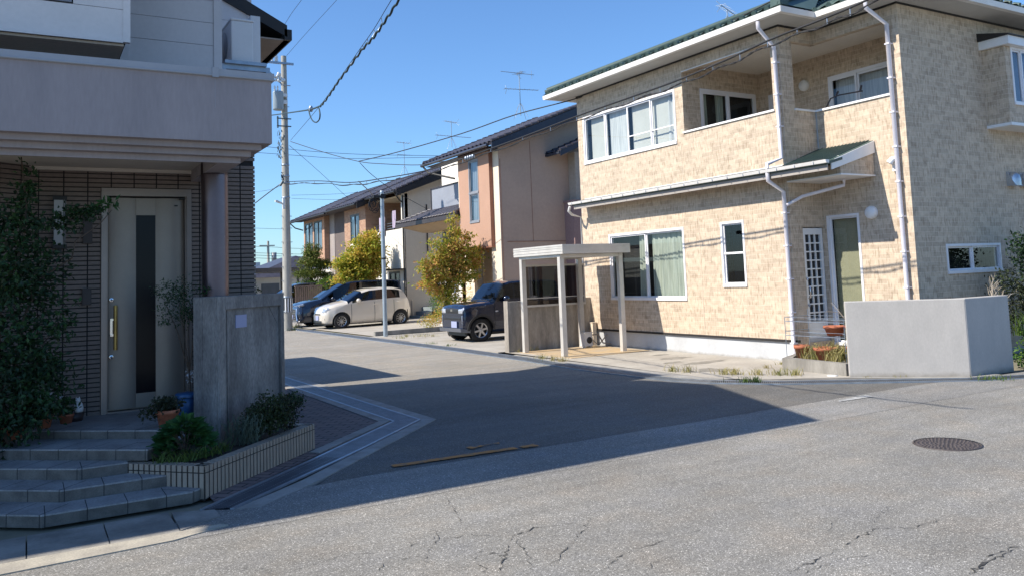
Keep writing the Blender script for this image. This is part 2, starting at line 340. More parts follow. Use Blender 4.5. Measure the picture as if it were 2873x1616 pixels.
LEAF_HEDGE = leafmat('hedge_leaf', [(0,(.03,.09,.015)), (.5,(.09,.19,.025)), (1,(.22,.28,.04))], .3)
LEAF_HYD = leafmat('broad_green_leaf', [(0,(.02,.065,.022)), (.6,(.035,.11,.03)), (1,(.06,.15,.04))], .3)
LEAF_LAV = leafmat('grey_green_leaf', [(0,(.08,.11,.08)), (1,(.15,.19,.14))], .3)
LEAF_SHR = leafmat('dark_box_leaf', [(0,(.018,.022,.012)), (.6,(.035,.045,.02)), (1,(.06,.09,.03))], .2)
LEAF_DRY = leafmat('dry_grass', [(0,(.16,.19,.05)), (.4,(.30,.27,.10)), (1,(.45,.36,.19))], .3)
LEAF_GR = leafmat('green_grass', [(0,(.05,.10,.02)), (1,(.14,.20,.05))], .35)
FLOWER = M('white_petals', (.7,.7,.75), (.6,.6,.65), 5, .8)

# ------------------------------------------------------------------ foliage
def rdir(r): 
    while True:
        v = Vector((r.uniform(-1,1), r.uniform(-1,1), r.uniform(-1,1)))
        if .05 < v.length < 1: return v.normalized()
def leaf(mb, p, L, W, d, n, mi=0, fold=.25):
    d = d.normalized(); s = d.cross(n)
    if s.length < 1e-4: s = d.orthogonal()
    s.normalize(); n2 = s.cross(d)
    a = p; b = p+d*L*.45+s*W*.5+n2*W*fold; c = p+d*L; e = p+d*L*.45-s*W*.5+n2*W*fold
    mid = p+d*L*.5
    mb.add([a, b, c, e, mid], [(0,1,4), (1,2,4), (0,4,3), (4,2,3)], mi)
def crown(mb, r, blobs, size, spread=.16, per=14, aspect=.55, droop=-.2, mi=0):
    for (x, y, z, rx, ry, rz, n) in blobs:
        for c in range(max(1, n//per)):
            d = rdir(r); k = r.random()**.45
            cx, cy, cz = x+d.x*rx*k, y+d.y*ry*k, z+d.z*rz*k
            out = Vector((d.x, d.y, d.z+.3))
            for i in range(per):
                p = Vector((cx+r.gauss(0,spread), cy+r.gauss(0,spread), cz+r.gauss(0,spread*.55)))
                dd = (rdir(r)+out*.5+Vector((0,0,droop))).normalized()
                leaf(mb, p, size*r.uniform(.7,1.25), size*aspect*r.uniform(.8,1.2), dd, (rdir(r)+Vector((0,0,1.1))), mi)
def limb_path(p0, p1, r, wob=.06, n=5):
    p0 = Vector(p0); p1 = Vector(p1); L = (p1-p0).length
    return [p0.lerp(p1, t/n)+(Vector((r.uniform(-1,1), r.uniform(-1,1), r.uniform(-.5,.5)))*wob*L if 0 < t < n else Vector()) for t in range(n+1)]
def grass(mb, r, pts, n, h, spread, wdt=.006, lean=.5, mi=0):
    for (x, y, z) in pts:
        for i in range(n):
            a = r.uniform(0, 2*pi); q = abs(r.gauss(0, spread)); bx = x+cos(a)*q; by = y+sin(a)*q
            hh = h*r.uniform(.4, 1.15); a2 = r.uniform(0, 2*pi); l = lean*hh*r.uniform(.2, 1)
            p0 = Vector((bx, by, z)); p1 = p0+Vector((cos(a2)*l*.35, sin(a2)*l*.35, hh*.6)); p2 = p0+Vector((cos(a2)*l, sin(a2)*l, hh))
            s = Vector((-sin(a2+.7), cos(a2+.7), 0))*wdt
            mb.add([p0-s, p0+s, p1-s*.8, p1+s*.8, p2], [(0,1,3,2), (2,3,4)], mi)

# ================================================================== GROUND AND ROADS
struct('ground', MB().poly([(-300,-60,-.03),(400,-60,-.03),(400,500,-.03),(-300,500,-.03)]), GROUND)
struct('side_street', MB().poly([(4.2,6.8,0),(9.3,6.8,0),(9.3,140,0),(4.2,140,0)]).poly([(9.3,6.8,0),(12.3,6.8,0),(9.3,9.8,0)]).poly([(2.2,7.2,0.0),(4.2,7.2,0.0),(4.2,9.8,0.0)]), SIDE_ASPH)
main = struct('main_road', MB().poly([(-40,-30,.004),(60,-30,.004),(60,6.3,.004),(-40,6.3,.004)])
              .poly([(-.6,6.3,.004),(1.3,6.3,.004),(1.3,6.85,.004),(-.6,6.5,.004)]), MAIN_ASPH)
strip = MB(); r = random.Random(3); top = []; bot = []
for i in range(61):
    x = 1.0+i*.34
    yt = 7.22+r.uniform(-.015,.015) if x < 11 else 7.22-(x-11)*.12
    if x < 2.2: yt = 6.85+(x-1.0)*.33
    top.append((x, yt, .006)); bot.append((x, 6.27+r.uniform(-.02,.02), .006))
for i in range(60): strip.add([bot[i], bot[i+1], top[i+1], top[i]], [(0,1,2,3)])
struct('road_patch_strip', strip, STRIP_ASPH)
for poly, nm in (([(6.05,10.4),(7.5,11.0),(7.1,11.9),(5.7,11.2)], 'x'),): pass
# cracks in the worn asphalt
def crack(pts, wd, r, sub=7):
    mb = MB(); P = []
    for a, b in zip(pts, pts[1:]):
        a = Vector(a); b = Vector(b); L = (b-a).length; n = max(2, int(L/.035)); nn = Vector((-(b-a).y, (b-a).x)).normalized()
        for i in range(n): P.append(a.lerp(b, i/n)+nn*r.gauss(0, .012))
    P.append(Vector(pts[-1])); vs_ = []
    for i, p in enumerate(P):
        d = (P[min(i+1, len(P)-1)]-P[max(i-1, 0)]).normalized(); nn = Vector((-d.y, d.x))
        t = i/(len(P)-1); h = wd*1.25*min(1, 6*t, 6*(1-t))*r.choice((.1,.3,.5,.8,1,1.6))*(.35+.65*abs(sin(t*9+wd*900)))
        vs_ += [(p.x-nn.x*h, p.y-nn.y*h, .0085), (p.x+nn.x*h, p.y+nn.y*h, .0085)]
    mb.add(vs_, [(2*i, 2*i+1, 2*i+3, 2*i+2) for i in range(len(P)-1)])
    return mb
def gp(*L): return [(on.x, on.y) for on in (CAM+ray(x, y)*(-CAMH/ray(x, y).z) for x, y in L)]
r = random.Random(11)
for pts, wd in ((gp((1960,1449),(2080,1400),(2200,1330),(2290,1330),(2400,1300)), .0035), (gp((2560,1380),(2490,1410),(2440,1449)), .006),
                (gp((2010,1449),(2130,1405),(2210,1395)), .003), (gp((1250,1420),(1290,1350),(1345,1330),(1480,1315)), .003),
                (gp((1120,1250),(1150,1290),(1158,1320)), .003), (gp((1180,1400),(1270,1390),(1260,1449)), .003), (gp((1500,1449),(1560,1400),(1700,1350),(1790,1330)), .003),
                (gp((2576,1385),(2440,1345),(2300,1330)), .002), (gp((2440,1449),(2500,1395),(2576,1370)), .004), (gp((2080,1340),(2110,1300),(2130,1275)), .002),
                (gp((1210,1380),(1190,1410),(1230,1449)), .0025), (gp((700,1449),(860,1400),(1010,1385),(1150,1330)), .0018), (gp((1340,1449),(1400,1410),(1480,1320),(1500,1290)), .002),
                (gp((2400,1240),(2470,1235),(2530,1225)), .0018),
                (gp((1060,1449),(1075,1400),(1100,1360),(1090,1320)), .0022), (gp((1100,1360),(1180,1345),(1250,1350),(1290,1350)), .0022), (gp((930,1449),(985,1410),(1075,1400)), .0018), (gp((1340,1449),(1330,1400),(1290,1350)), .0025), (gp((1480,1315),(1560,1300),(1610,1285)), .0018), (gp((560,1449),(640,1425),(700,1449)), .0016),
                (gp((1700,1230),(1790,1218),(1850,1225)), .0016), (gp((2200,1330),(2215,1290),(2260,1265)), .0018), (gp((1620,1449),(1640,1420),(1700,1400)), .002)):
    o = crack(pts, wd, r).build('crack', CRACKM, main)
# orange line and other paint
mb = MB(); r = random.Random(5)
for i in range(26):
    x0 = 3.0+i*.06
    if r.random() < .06: continue
    mb.add([(x0, 7.385+r.uniform(-.008,.008)-i*.0035, .012), (x0+.06, 7.385+r.uniform(-.008,.008)-i*.0035, .012), (x0+.06, 7.48-i*.0032+r.uniform(-.008,.008), .012), (x0, 7.48-i*.0032+r.uniform(-.008,.008), .012)], [(0,1,2,3)])
for k in range(4): mb.add([(3.95+k*.1, 7.62+k*.03, .012), (4.03+k*.1, 7.62+k*.03+.02, .012), (4.0+k*.1, 7.75-k*.03, .012), (3.93+k*.1, 7.72, .012)], [(0,1,2,3)])
solo('road_marking', mb, ORANGE_L, 'worn orange painted line with flaked remnants at the mouth of the side street', 'road marking', (3.7,7.43,.012))
mb = MB()
mb.add([(8.9,7.02,.0125),(9.55,6.98,.0125),(9.6,7.14,.0125),(9.0,7.1,.0125)], [(0,1,2,3)])
solo('paint_patch', mb, WHITE_L, 'small pale worn paint patch on the road near the white low wall', 'paint mark', (9.2,7.05,.0125))
# manhole
t = thing('manhole_cover', 'round dark cast iron manhole cover set in the sunlit foreground road', 'manhole cover', (7.56,4.77,.004))
mb = MB(); mb.lathe((7.56,4.77,.005), [(.30,0),(.30,.006),(.285,.008)], 40); mb.build('rim', MANH, t)
mb = MB(); mb.lathe((7.56,4.77,.005), [(.284,.002),(.0001,.002)], 40)
r = random.Random(2)
for ring in range(1, 8):
    n = int(ring*6.2); rr = ring*.037
    for k in range(n):
        a = 2*pi*(k+.5*(ring % 2))/n; c = Vector((7.56+rr*cos(a), 4.77+rr*sin(a), 0)); s_ = .0135
        mb.lathe((c.x, c.y, .006), [(s_,.001),(s_*.8,.006),(.0001,.007)], 6)
mb.build('lid', MANH, t)
# near drain channel around the planter corner
def channel(path_out, path_in, z, name, label, grat, curb=None, lid_lw=.012):
    t = thing(name, label, 'drain', (path_out[0][0], path_out[0][1], 0))
    b = MB(); g = MB(); c = MB()
    for i in range(len(path_out)-1):
        o0, o1, i0, i1 = [Vector((*p, 0)) for p in (path_out[i], path_out[i+1], path_in[i], path_in[i+1])]
        Z = Vector((0,0,z)); b.add([o0+Z*.5, o1+Z*.5, i1+Z*.5, i0+Z*.5], [(0,1,2,3)])
        for a0, a1, s0, s1 in ((o0, o1, i0, i1), (i0, i1, o0, o1)):
            d0 = (s0-a0).normalized()*.032; d1 = (s1-a1).normalized()*.032
            c.hexa([a0, a1, a1+d1, a0+d0], [a0+Z*1.4, a1+Z*1.4, a1+d1+Z*1.4, a0+d0+Z*1.4])
        L = (o1-o0).length; st = .028; n = int(L/st)
        for k in range(n):
            f = k/n; f2 = (k+(.5 if grat(i, f) else .86))/n
            q = [o0.lerp(o1, f), o0.lerp(o1, f2), i0.lerp(i1, f2), i0.lerp(i1, f)]
            zz = Vector((0,0,z*1.2)); m0 = [q[0].lerp(q[3], .08), q[1].lerp(q[2], .08), q[1].lerp(q[2], .92), q[0].lerp(q[3], .92)]
            g.add([p+zz for p in m0], [(0,1,2,3)])
        for rail in (.3, .7):
            if grat(i, .5): g.add([o0.lerp(i0, rail)+Z*1.25, o1.lerp(i1, rail)+Z*1.25, o1.lerp(i1, rail+.03)+Z*1.25, o0.lerp(i0, rail+.03)+Z*1.25], [(0,1,2,3)])
    b.build('trough', GRATE_D, t); c.build('frame', GALV, t); g.build('grating', GRATEM, t); return t
channel([(4.28,26),(4.28,9.62),(3.15,8.48),(2.75,8.09),(1.43,6.87)], [(3.95,26),(3.95,9.75),(2.95,8.74),(2.55,8.33),(1.2,7.02)], .012,
        'drain_grating', 'blue-grey steel drain turning the corner round the tiled planter and brick paving', lambda i, f: i == 3)
struct('drain_kerb', MB().slab([(4.45,26),(4.285,26),(4.285,9.6),(4.45,9.53)], -.02, .009).slab([(4.45,9.53),(4.285,9.6),(2.14,7.455),(2.3,7.38)], -.02, .0095).slab([(2.3,7.38),(2.14,7.455),(1.44,6.86),(1.62,6.80)], -.02, .01), CONC_L)
struct('brick_paving', MB().poly([(3.94,26,.014),(3.94,9.77,.014),(1.34,7.16,.014),(1.34,26,.014)]), PAVER)
struct('paving_edge', MB().slab([(3.80,26),(3.93,26),(3.93,9.78),(3.80,9.83)], -.02, .022).slab([(3.80,9.83),(3.93,9.78),(2.62,8.47),(2.55,8.58)], -.02, .0225), CONC_L)
# gutter stones at the foot of the steps
mb = MB(); xs = [-1.6,-1.0,-.42,.02,.52,.98]
for a, b in zip(xs, xs[1:]): mb.slab([(a+.005,6.48),(b-.005,6.5),(b-.005,7.1),(a+.005,7.1)], -.02, .012)
mb.slab([(.985,6.52),(1.3,6.72),(1.3,6.95),(1.0,7.08)], -.02, .012)
struct('gutter_slabs', mb, CONC_D)
struct('gutter_edge', MB().slab([(-1.6,6.17),(.9,6.30),(1.3,6.44),(1.25,6.5),(-1.6,6.475)], -.02, .013), M('pale_gutter_edge', (.46,.42,.34), (.34,.31,.26), 5, .9, bmp=.4, bscale=70, fine=.25))
# right-hand apron, drives and far drain
struct('concrete_apron', MB().poly([(9.45,10.0,.012),(9.75,9.25,.012),(10.9,8.4,.012),(12.2,8.4,.012),(12.2,16.6,.012),(9.56,16.6,.012)]), CONC)
struct('ochre_slab', MB().slab([(9.75,14.2),(11.85,14.2),(11.85,16.3),(9.75,16.3)], 0, .02), OCHRE_CONC)  # slab under the shelter is yellower than the apron
mb = MB(); r = random.Random(4)
for (cx, cy, a, b) in ((11.2,12.6,.35,.22),(11.0,11.6,.5,.2),(10.6,12.0,.28,.12),(10.25,10.6,.3,.35),(11.4,13.3,.2,.12)):
    n = 18; P = [(cx+a*cos(2*pi*k/n)*r.uniform(.6,1.25), cy+b*sin(2*pi*k/n)*r.uniform(.6,1.25), .0135) for k in range(n)]
    mb.add(P+[(cx,cy,.0135)], [(k, (k+1) % n, n) for k in range(n)])
struct('damp_stains', mb, STAIN)
struct('parking_slab', MB().slab([(9.45,16.75),(20,16.75),(20,21.9),(9.45,21.9)], -.02, .014).slab([(9.45,21.9),(20,21.9),(20,25.2),(9.45,25.2)], -.02, .010), CONC)
struct('raised_drive', MB().hexa([(9.75,25.35,0),(20,25.35,0),(20,39.5,0),(9.75,39.5,0)], [(9.75,25.35,.012),(20,25.35,.16),(20,39.5,.16),(9.75,39.5,.012)]).slab([(9.35,39.6),(22,39.6),(22,60),(9.35,60)], -.02, .02), CONC)
solo('kerb_block', MB().hexa([(9.7,25.2,0),(12.1,25.2,0),(12.1,25.34,0),(9.7,25.34,0)], [(9.7,25.2,.15),(12.1,25.2,.17),(12.1,25.34,.17),(9.7,25.34,.15)]).hexa([(12.1,25.15,0),(14.2,25.15,0),(14.2,25.34,0),(12.1,25.34,0)], [(12.1,25.15,.12),(14.2,25.15,.2),(14.2,25.34,.2),(12.1,25.34,.12)]),
     CONC_D, 'low concrete kerb beside the thin galvanised post', 'kerb', (10.9,25.2,0))
channel([(9.1,60),(9.0,30),(8.95,18),(8.9,15),(8.72,12.4),(8.82,10.1),(9.05,9.45)], [(9.42,60),(9.38,30),(9.4,18),(9.27,15),(8.98,12.4),(9.1,10.2),(9.3,9.7)], .012,
        'drain_cover', 'steel covered drain running along the far edge of the side street', lambda i, f: False)
channel([(9.05,9.45),(9.66,8.62),(11.81,6.83),(13.2,6.2),(20,6.2)], [(9.3,9.7),(9.92,8.85),(11.95,7.12),(13.3,6.52),(20,6.52)], .012,
        'slotted_drain', 'slotted steel drain crossing in front of the white corner wall', lambda i, f: i < 3)
struct('drain_edging', MB().slab([(9.28,26),(9.42,26),(9.56,16.6),(9.3,15.0),(9.05,12.4),(9.16,10.25),(9.45,9.7),(9.98,8.95),(11.98,7.16),(12.6,6.98),(12.6,7.2),(12.2,7.2),(10.95,8.4),(9.75,9.25),(9.45,10.0),(9.56,16.75),(9.46,26)], -.02, .011), CONC_L)

# ================================================================== BUILDING HELPERS
XV, YV, ZV = Vector((1,0,0)), Vector((0,1,0)), Vector((0,0,1))
def wall(mb, P, U, N, u0, u1, v0, v1, holes=(), depth=.14, mi=0):
    """wall sheet with real openings; N points INTO the building; reveals run back by depth"""
    P = Vector(P); U = Vector(U); N = Vector(N); q = lambda u, v, n=0: P+U*u+ZV*v+N*n
    us = sorted({u0, u1, *[h[0] for h in holes], *[h[1] for h in holes]}); vs_ = sorted({v0, v1, *[h[2] for h in holes], *[h[3] for h in holes]})
    for a, b in zip(us, us[1:]):
        for c, d in zip(vs_, vs_[1:]):
            mu, mv = (a+b)/2, (c+d)/2
            if mu < u0 or mu > u1 or mv < v0 or mv > v1: continue
            if any(h[0] < mu < h[1] and h[2] < mv < h[3] for h in holes): continue
            mb.add([q(a,c), q(b,c), q(b,d), q(a,d)], [(0,1,2,3)], mi)
    for h in holes:
        a, b, c, d = h[:4]; dp = h[4] if len(h) > 4 else depth
        skip = h[5] if len(h) > 5 else ()
        for ei, (p, s) in enumerate((((a,c),(b,c)), ((b,c),(b,d)), ((b,d),(a,d)), ((a,d),(a,c)))):
            if ei in skip: continue
            mb.add([q(*p), q(*s), q(*s, dp), q(*p, dp)], [(0,1,2,3)], mi)
    return mb
def window(parent, P, U, N, u0, u1, v0, v1, sashes=2, fm=None, fw=.045, inset=.03, name='window', behind=None, cur=None, bottom_rail=0, glass=None, bars=(), out=.012, mull=None):
    fm = fm or ALU_W; glass = glass or GLASS; P = Vector(P); f = MB(); fr = lambda a, b, c, d, n0, n1, mi=0: f.frame(P, U, ZV, N, a, b, c, d, n0, n1, mi)
    fr(u0-fw*.4, u1+fw*.4, v0-fw*.6, v0+fw*.5, -out-.015, inset+.05); fr(u0-fw*.4, u1+fw*.4, v1-fw*.5, v1+fw*.4, -out, inset+.05)
    fr(u0-fw*.4, u0+fw*.5, v0+fw*.5, v1-fw*.5, -out, inset+.05); fr(u1-fw*.5, u1+fw*.4, v0+fw*.5, v1-fw*.5, -out, inset+.05)
    a0, a1, c0, c1 = u0+fw*.5, u1-fw*.5, v0+fw*.5, v1-fw*.5
    edges = mull or [a0+(a1-a0)*k/sashes for k in range(sashes+1)]
    if mull: edges = [a0]+list(mull)+[a1]
    for k in range(len(edges)-1):
        e0, e1 = edges[k], edges[k+1]; off = inset if k % 2 == 0 else inset-.022; w_ = fw*.62
        fr(e0, e0+w_, c0, c1, off-.012, off+.012); fr(e1-w_, e1, c0, c1, off-.012, off+.012)
        fr(e0+w_, e1-w_, c0, c0+w_+bottom_rail, off-.011, off+.011); fr(e0+w_, e1-w_, c1-w_, c1, off-.011, off+.011)
    for b in bars: fr(a0, a1, b-.012, b+.012, inset-.026, inset-.014)
    q = lambda u, v, n: P+Vector(U)*u+ZV*v+Vector(N)*n
    bd = .32 if cur else .5
    f.add([q(u0-.2,v0-.1,bd), q(u1+.2,v0-.1,bd), q(u1+.2,v1+.1,bd), q(u0-.2,v1+.1,bd)], [(0,1,2,3)], 1)
    o = f.build(name, [fm, behind or INTERIOR], parent)
    for k in range(len(edges)-1):
        off = (inset if k % 2 == 0 else inset-.022)+.002; g = MB()
        g.add([q(edges[k],c0,off), q(edges[k+1],c0,off), q(edges[k+1],c1,off), q(edges[k],c1,off)], [(0,1,2,3)]); g.build('pane', glass, o)
    if cur:
        for (ca, cb, mt, style) in cur:
            g = MB(); n = 60; amp = .02 if style == 'fold' else .001; rr = random.Random(int(ca*100) % 97); ph = [rr.uniform(0, 6) for _ in range(4)]
            top, bot = [], []
            for i in range(n+1):
                u = ca+(cb-ca)*i/n; t = i/n*(cb-ca)
                o1 = amp*(sin(t*38+ph[0])+.6*sin(t*71+ph[1])); o2 = amp*1.4*(sin(t*34+ph[2])+.5*sin(t*60+ph[3]))
                top.append(q(u, v1-.02, .14+o1)); bot.append(q(u, v0+.02, .14+o2))
            g.add(top+bot, [(i, i+1, n+2+i, n+1+i) for i in range(n)], 0, True); g.build('curtain', mt, o)
    return o
def tile_roof(E0, E1, R1, R0, course=.28, wave=.30, amp=.022, step=.028, thick=.05, wseg=5):
    """E0,E1 eave ends; R0,R1 ridge ends (R0 above E0). real corrugated stepped tiles"""
    mb = MB(); E0, E1, R0, R1 = map(Vector, (E0, E1, R0, R1)); L = (E1-E0).length; S = (R0-E0).length
    nu = max(4, int(L/wave*wseg)); nc = max(2, int(S/course)); N = (E1-E0).cross(R0-E0).normalized()
    if N.z < 0: N = -N
    rows = []
    for c in range(nc):
        for (f, h) in ((c/nc, step), ((c+.93)/nc, .004)):
            row = []
            for i in range(nu+1):
                t = i/nu; p = E0.lerp(E1, t).lerp(R0.lerp(R1, t), f); ph = t*L/wave*2*pi
                row.append(p+N*(h+amp*(sin(ph)+.35*sin(2*ph+.6))))
            rows.append(row)
    vs_ = [p for row in rows for p in row]; W = nu+1
    mb.add(vs_, [(j*W+i, j*W+i+1, (j+1)*W+i+1, (j+1)*W+i) for j in range(len(rows)-1) for i in range(nu)], 0, False)
    mb.hexa([E0-N*thick, E1-N*thick, R1-N*thick, R0-N*thick], [E0-N*.002, E1-N*.002, R1-N*.002, R0-N*.002])
    nb = int(S/course)
    for k in range(nu//wseg+1):                     # tile noses along the eave
        t = min(1, k*wave/L); p = E0.lerp(E1, t)
        mb.tube([p+N*.02-(R0-E0).normalized()*.02, p+N*.02+(R0-E0).normalized()*.1], .05, 6)
    for e, rdg in ((E0, R0), (E1, R1)):             # raised verge tiles
        for k in range(nb):
            p = e.lerp(rdg, (k+.1)/nb); q_ = e.lerp(rdg, (k+.98)/nb)
            mb.tube([p+N*.055, q_+N*.035], [.06,.05], 6)
    return mb

# ================================================================== CREAM SIDED HOUSE (right)
HX, HX2, HY1, HY0, HYN = 12.0, 12.898, 10.237, 8.42, 16.745
H = thing('cream_sided_house', 'two-storey cream stone-sided house with green tiled roof and white gutters', 'house', (12,8.42,0))
wb = MB()
log1 = (10.45, 12.88, 4.66, 5.95); lw = (13.09, 15.65, 1.14, 2.63); sw = (11.39, 11.98, 1.41, 2.65); uw = (13.14, 16.49, 4.48, 5.62)
Z0, ZE = .40, 6.22
wall(wb, (HX,0,0), YV, XV, HY1, HYN, Z0, ZE, [log1, lw, sw, uw], .12)
log2y = (12.33, HX2, 4.66, 5.95, .12, (1,))
doorh = (12.31, 12.895, .35, 2.45)
wall(wb, (0,HY1,0), XV, YV, HX, HX2, .1, ZE, [log2y, doorh], .12)
log2x = (8.68, HY1, 4.66, 5.95, .12, (1,)); tw = (9.48, 10.14, .3, 2.63)
wall(wb, (HX2,0,0), YV, XV, HY0, HY1, .1, ZE, [log2x, tw], .12)
loww = (13.78, 15.44, 1.53, 2.0)
wall(wb, (0,HY0,0), XV, YV, HX2, 22, .1, ZE, [loww], .12)
wb.poly([(HX,HYN,0),(22,HYN,0),(22,HYN,ZE),(HX,HYN,ZE)]); wb.poly([(22,HY0,0),(22,HYN,0),(22,HYN,ZE),(22,HY0,ZE)])
# loggia interiors
XB = 14.35
wall(wb, (XB,0,0), YV, XV, 8.6, 12.9, 4.0, 6.14, [(9.55,11.0,4.05,5.6),(11.95,12.6,4.05,5.55)], .1); wall(wb, (0,12.9,0), XV, YV, 12.13, XB, 4.0, 6.14, [(12.55,14.2,4.05,5.62)], .1); wb.poly([(12.13,12.88,5.95),(12.13,12.9,5.95),(12.13,12.9,6.14),(12.13,12.88,6.14)])
wb.poly([(13.03,8.6,4.0),(XB,8.6,4.0),(XB,8.6,6.14),(13.03,8.6,6.14)])
wb.box(12.125, 10.36, 5.95, 12.135, 12.9, 6.14); wb.box(12.135, 10.35, 5.95, 13.02, 10.36, 6.14); wb.box(13.02, 8.6, 5.95, 13.03, 10.36, 6.14)
# parapet backs and opening posts
wb.box(12.11, 10.36, 4.0, 12.13, 12.9, 4.655); wb.box(12.13, 10.34, 4.0, 13.0, 10.36, 4.655); wb.box(13.0, 8.6, 4.0, 13.02, 10.34, 4.655)
wb.build('wall', SIDING, H)
c = MB(); c.box(12.13,10.36,4.0,XB,12.9,4.03); c.box(13.03,8.6,4.0,XB,10.36,4.03); c.build('loggia_floor', CONC, H); c = MB(); c.box(12.13, 10.36, 6.12, XB, 12.9, 6.15); c.box(13.03, 8.6, 6.12, XB, 10.36, 6.15)
c.build('loggia_ceiling', WHITE_R, H)
f = MB(); f.box(HX+.03, HY1+.02, -.02, 21.9, HYN-.03, Z0+.02); f.box(HX2+.03, HY0+.03, -.02, 21.9, HY1+.03, .15); f.build('foundation', FOUND, H)
b = MB(); b.box(HX-.016,HY1-.018,ZE-.03,HX+.02,HYN+.012,ZE+.03); b.box(HX+.025,HY1-.018,ZE-.03,HX2-.02,HY1+.02,ZE+.03); b.box(HX2-.016,HY0-.012,ZE-.03,HX2+.02,HY1-.022,ZE+.03); b.box(HX2+.025,HY0-.012,ZE-.03,22.0,HY0+.02,ZE+.03)
b.build('trim', BLACK_T, H)
b = MB(); b.box(HX-.014, HY1-.01, Z0-.03, HX+.05, HYN+.01, Z0+.012); b.build('base_trim', BLACK_T, H)
# sills on the loggia parapets, corner joints
s = MB(); s.box(HX-.03, 10.43, 4.63, HX+.13, 12.90, 4.668); s.build('sill', WHITE_PAINT, H); s = MB(); s.box(HX2-.03, 8.66, 4.63, HX2+.13, HY1-.03, 4.668); s.box(12.31, HY1-.03, 4.63, HX2+.13, HY1+.125, 4.667)
s.build('sill', WHITE_PAINT, H); s = MB(); s.box(HX-.01, 10.45, 5.945, HX+.005, 12.88, 5.965); s.build('opening_trim', WHITE_PAINT, H)
j = MB(); j.box(HX-.006,13.0,3.62,HX+.001,13.008,4.42); j.build('joint', CREAM, H); j = MB(); j.box(HX-.006,12.6,.42,HX+.001,12.608,3.3); j.build('joint', CREAM, H); j = MB(); j.box(HX2-.014, HY1-.022, 3.95, HX2-.001, HY1-.004, 4.62); j.build('joint', FOUND, H)
# roof: soffit, fascia/gutter, hipped green tiles
O = .62
rf = MB()
zs = 6.22
out = [(HX-O+.1,HYN+O-.1),(HX-O+.1,HY1-O+.1),(HX2-O+.1,HY1-O+.1),(HX2-O+.1,HY0-O+.1),(22.6,HY0-O+.1),(22.6,HYN+O-.1)]
rf.slab(out, zs+.005, zs+.03)
rf.build('soffit', M('pale_grey_soffit', (.50,.49,.47), (.46,.45,.43), 2, .8, fine=.03), H)
gt = MB()
P = [(HX-O,HYN+O),(HX-O,HY1-O),(HX2-O,HY1-O),(HX2-O,HY0-O),(22.7,HY0-O)]
I = [(HX-O+.11,HYN+O-.11),(HX-O+.11,HY1-O+.11),(HX2-O+.11,HY1-O+.11),(HX2-O+.11,HY0-O+.11),(22.6,HY0-O+.11)]
I2 = [(x+.06 if k < 4 else x, y+(.06 if k else -.06)) for k, (x, y) in enumerate(I)]
for i in range(4):
    a, b_, c_, d = P[i], P[i+1], I[i+1], I[i]; a2, b2 = [tuple(.85*q+.15*w for q, w in zip(P[k], I[k])) for k in (i, i+1)]
    gt.hexa([(*a2,zs+.0),(*b2,zs+.0),(*c_,zs+.0),(*d,zs+.0)], [(*a,zs+.10),(*b_,zs+.10),(*c_,zs+.10),(*d,zs+.10)])
a, b_ = P[0], I[0]; gt.hexa([(P[0][0],P[0][1],zs+.01),(22,P[0][1],zs+.01),(22,I[0][1],zs+.01),(I[0][0],I[0][1],zs+.01)], [(P[0][0],P[0][1],zs+.10),(22,P[0][1],zs+.10),(22,I[0][1],zs+.10),(I[0][0],I[0][1],zs+.10)])
gt.build('gutter', GUT_W, H)
sl = .40; XR = 15.6; zr = zs+.13
def zroof(dist): return zr+sl*dist
rr = MB(); e = .04
E0 = (HX-O+e,HYN+O-e,zr); E1 = (HX-O+e,HY1-O+e,zr); D1 = XR-(HX-O); D2 = D1
rt = tile_roof(E1, E0, (XR,HYN+O-D1,zroof(D1)), (XR-.0,HY1-O+D1*.55,zroof(D1)), .3, .3, .018, .02)
rt.build('roof', GREENT, H)
DX = XR-(HX2-O)
rt2 = tile_roof((HX2-O+e,HY0-O+e,zr), (HX2-O+e,HY1-O+.6,zr), (XR,HY1-O+2.2,zroof(DX)), (XR,HY0-O+DX,zroof(DX)), .3, .3, .018, .02); rt2.build('roof', GREENT, H)
rt3 = tile_roof((22.6,HY0-O+e,zr), (HX2-O+e,HY0-O+e,zr), (XR,HY0-O+DX,zroof(DX)), (22.6,HY0-O+DX,zroof(DX)), .3, .3, .018, .02); rt3.build('roof', GREENT, H)
rt4 = MB(); rt4.poly([(HX-O+e,HY1-O+e,zr+.02),(HX2-O+e,HY1-O+e,zr+.02),(XR,HY1-O+D1*.55,zroof(D1))]); rt4.poly([(HX-O,HYN+O,zr),(22.6,HYN+O,zr),(22.6,HYN+O-D1,zroof(D1)),(XR,HYN+O-D1,zroof(D1))])
rt4.poly([(XR,HY0-O+DX,zroof(DX)-.02),(22.6,HY0-O+DX,zroof(DX)-.02),(22.6,HYN+O-D1,zroof(D1)),(XR,HYN+O-D1,zroof(D1))])
rt4.tube([(HX-O+.1,HY1-O+.1,zr+.09),(XR,HY1-O+D1*.55,zroof(D1)+.08)], .09, 8); rt4.tube([(HX2-O+.1,HY0-O+.1,zr+.09),(XR,HY0-O+DX,zroof(DX)+.08)], .09, 8); rt4.tube([(HX-O+.1,HYN+O-.1,zr+.09),(XR,HYN+O-D1,zroof(D1)+.08)], .09, 8)
for (x_, y_) in ((HX-O,HY1-O),(HX2-O,HY0-O)): rt4.box(x_+.0, y_+.0, zr+.0, x_+.22, y_+.22, zr+.16)
rt4.build('roof', GREENT, H)
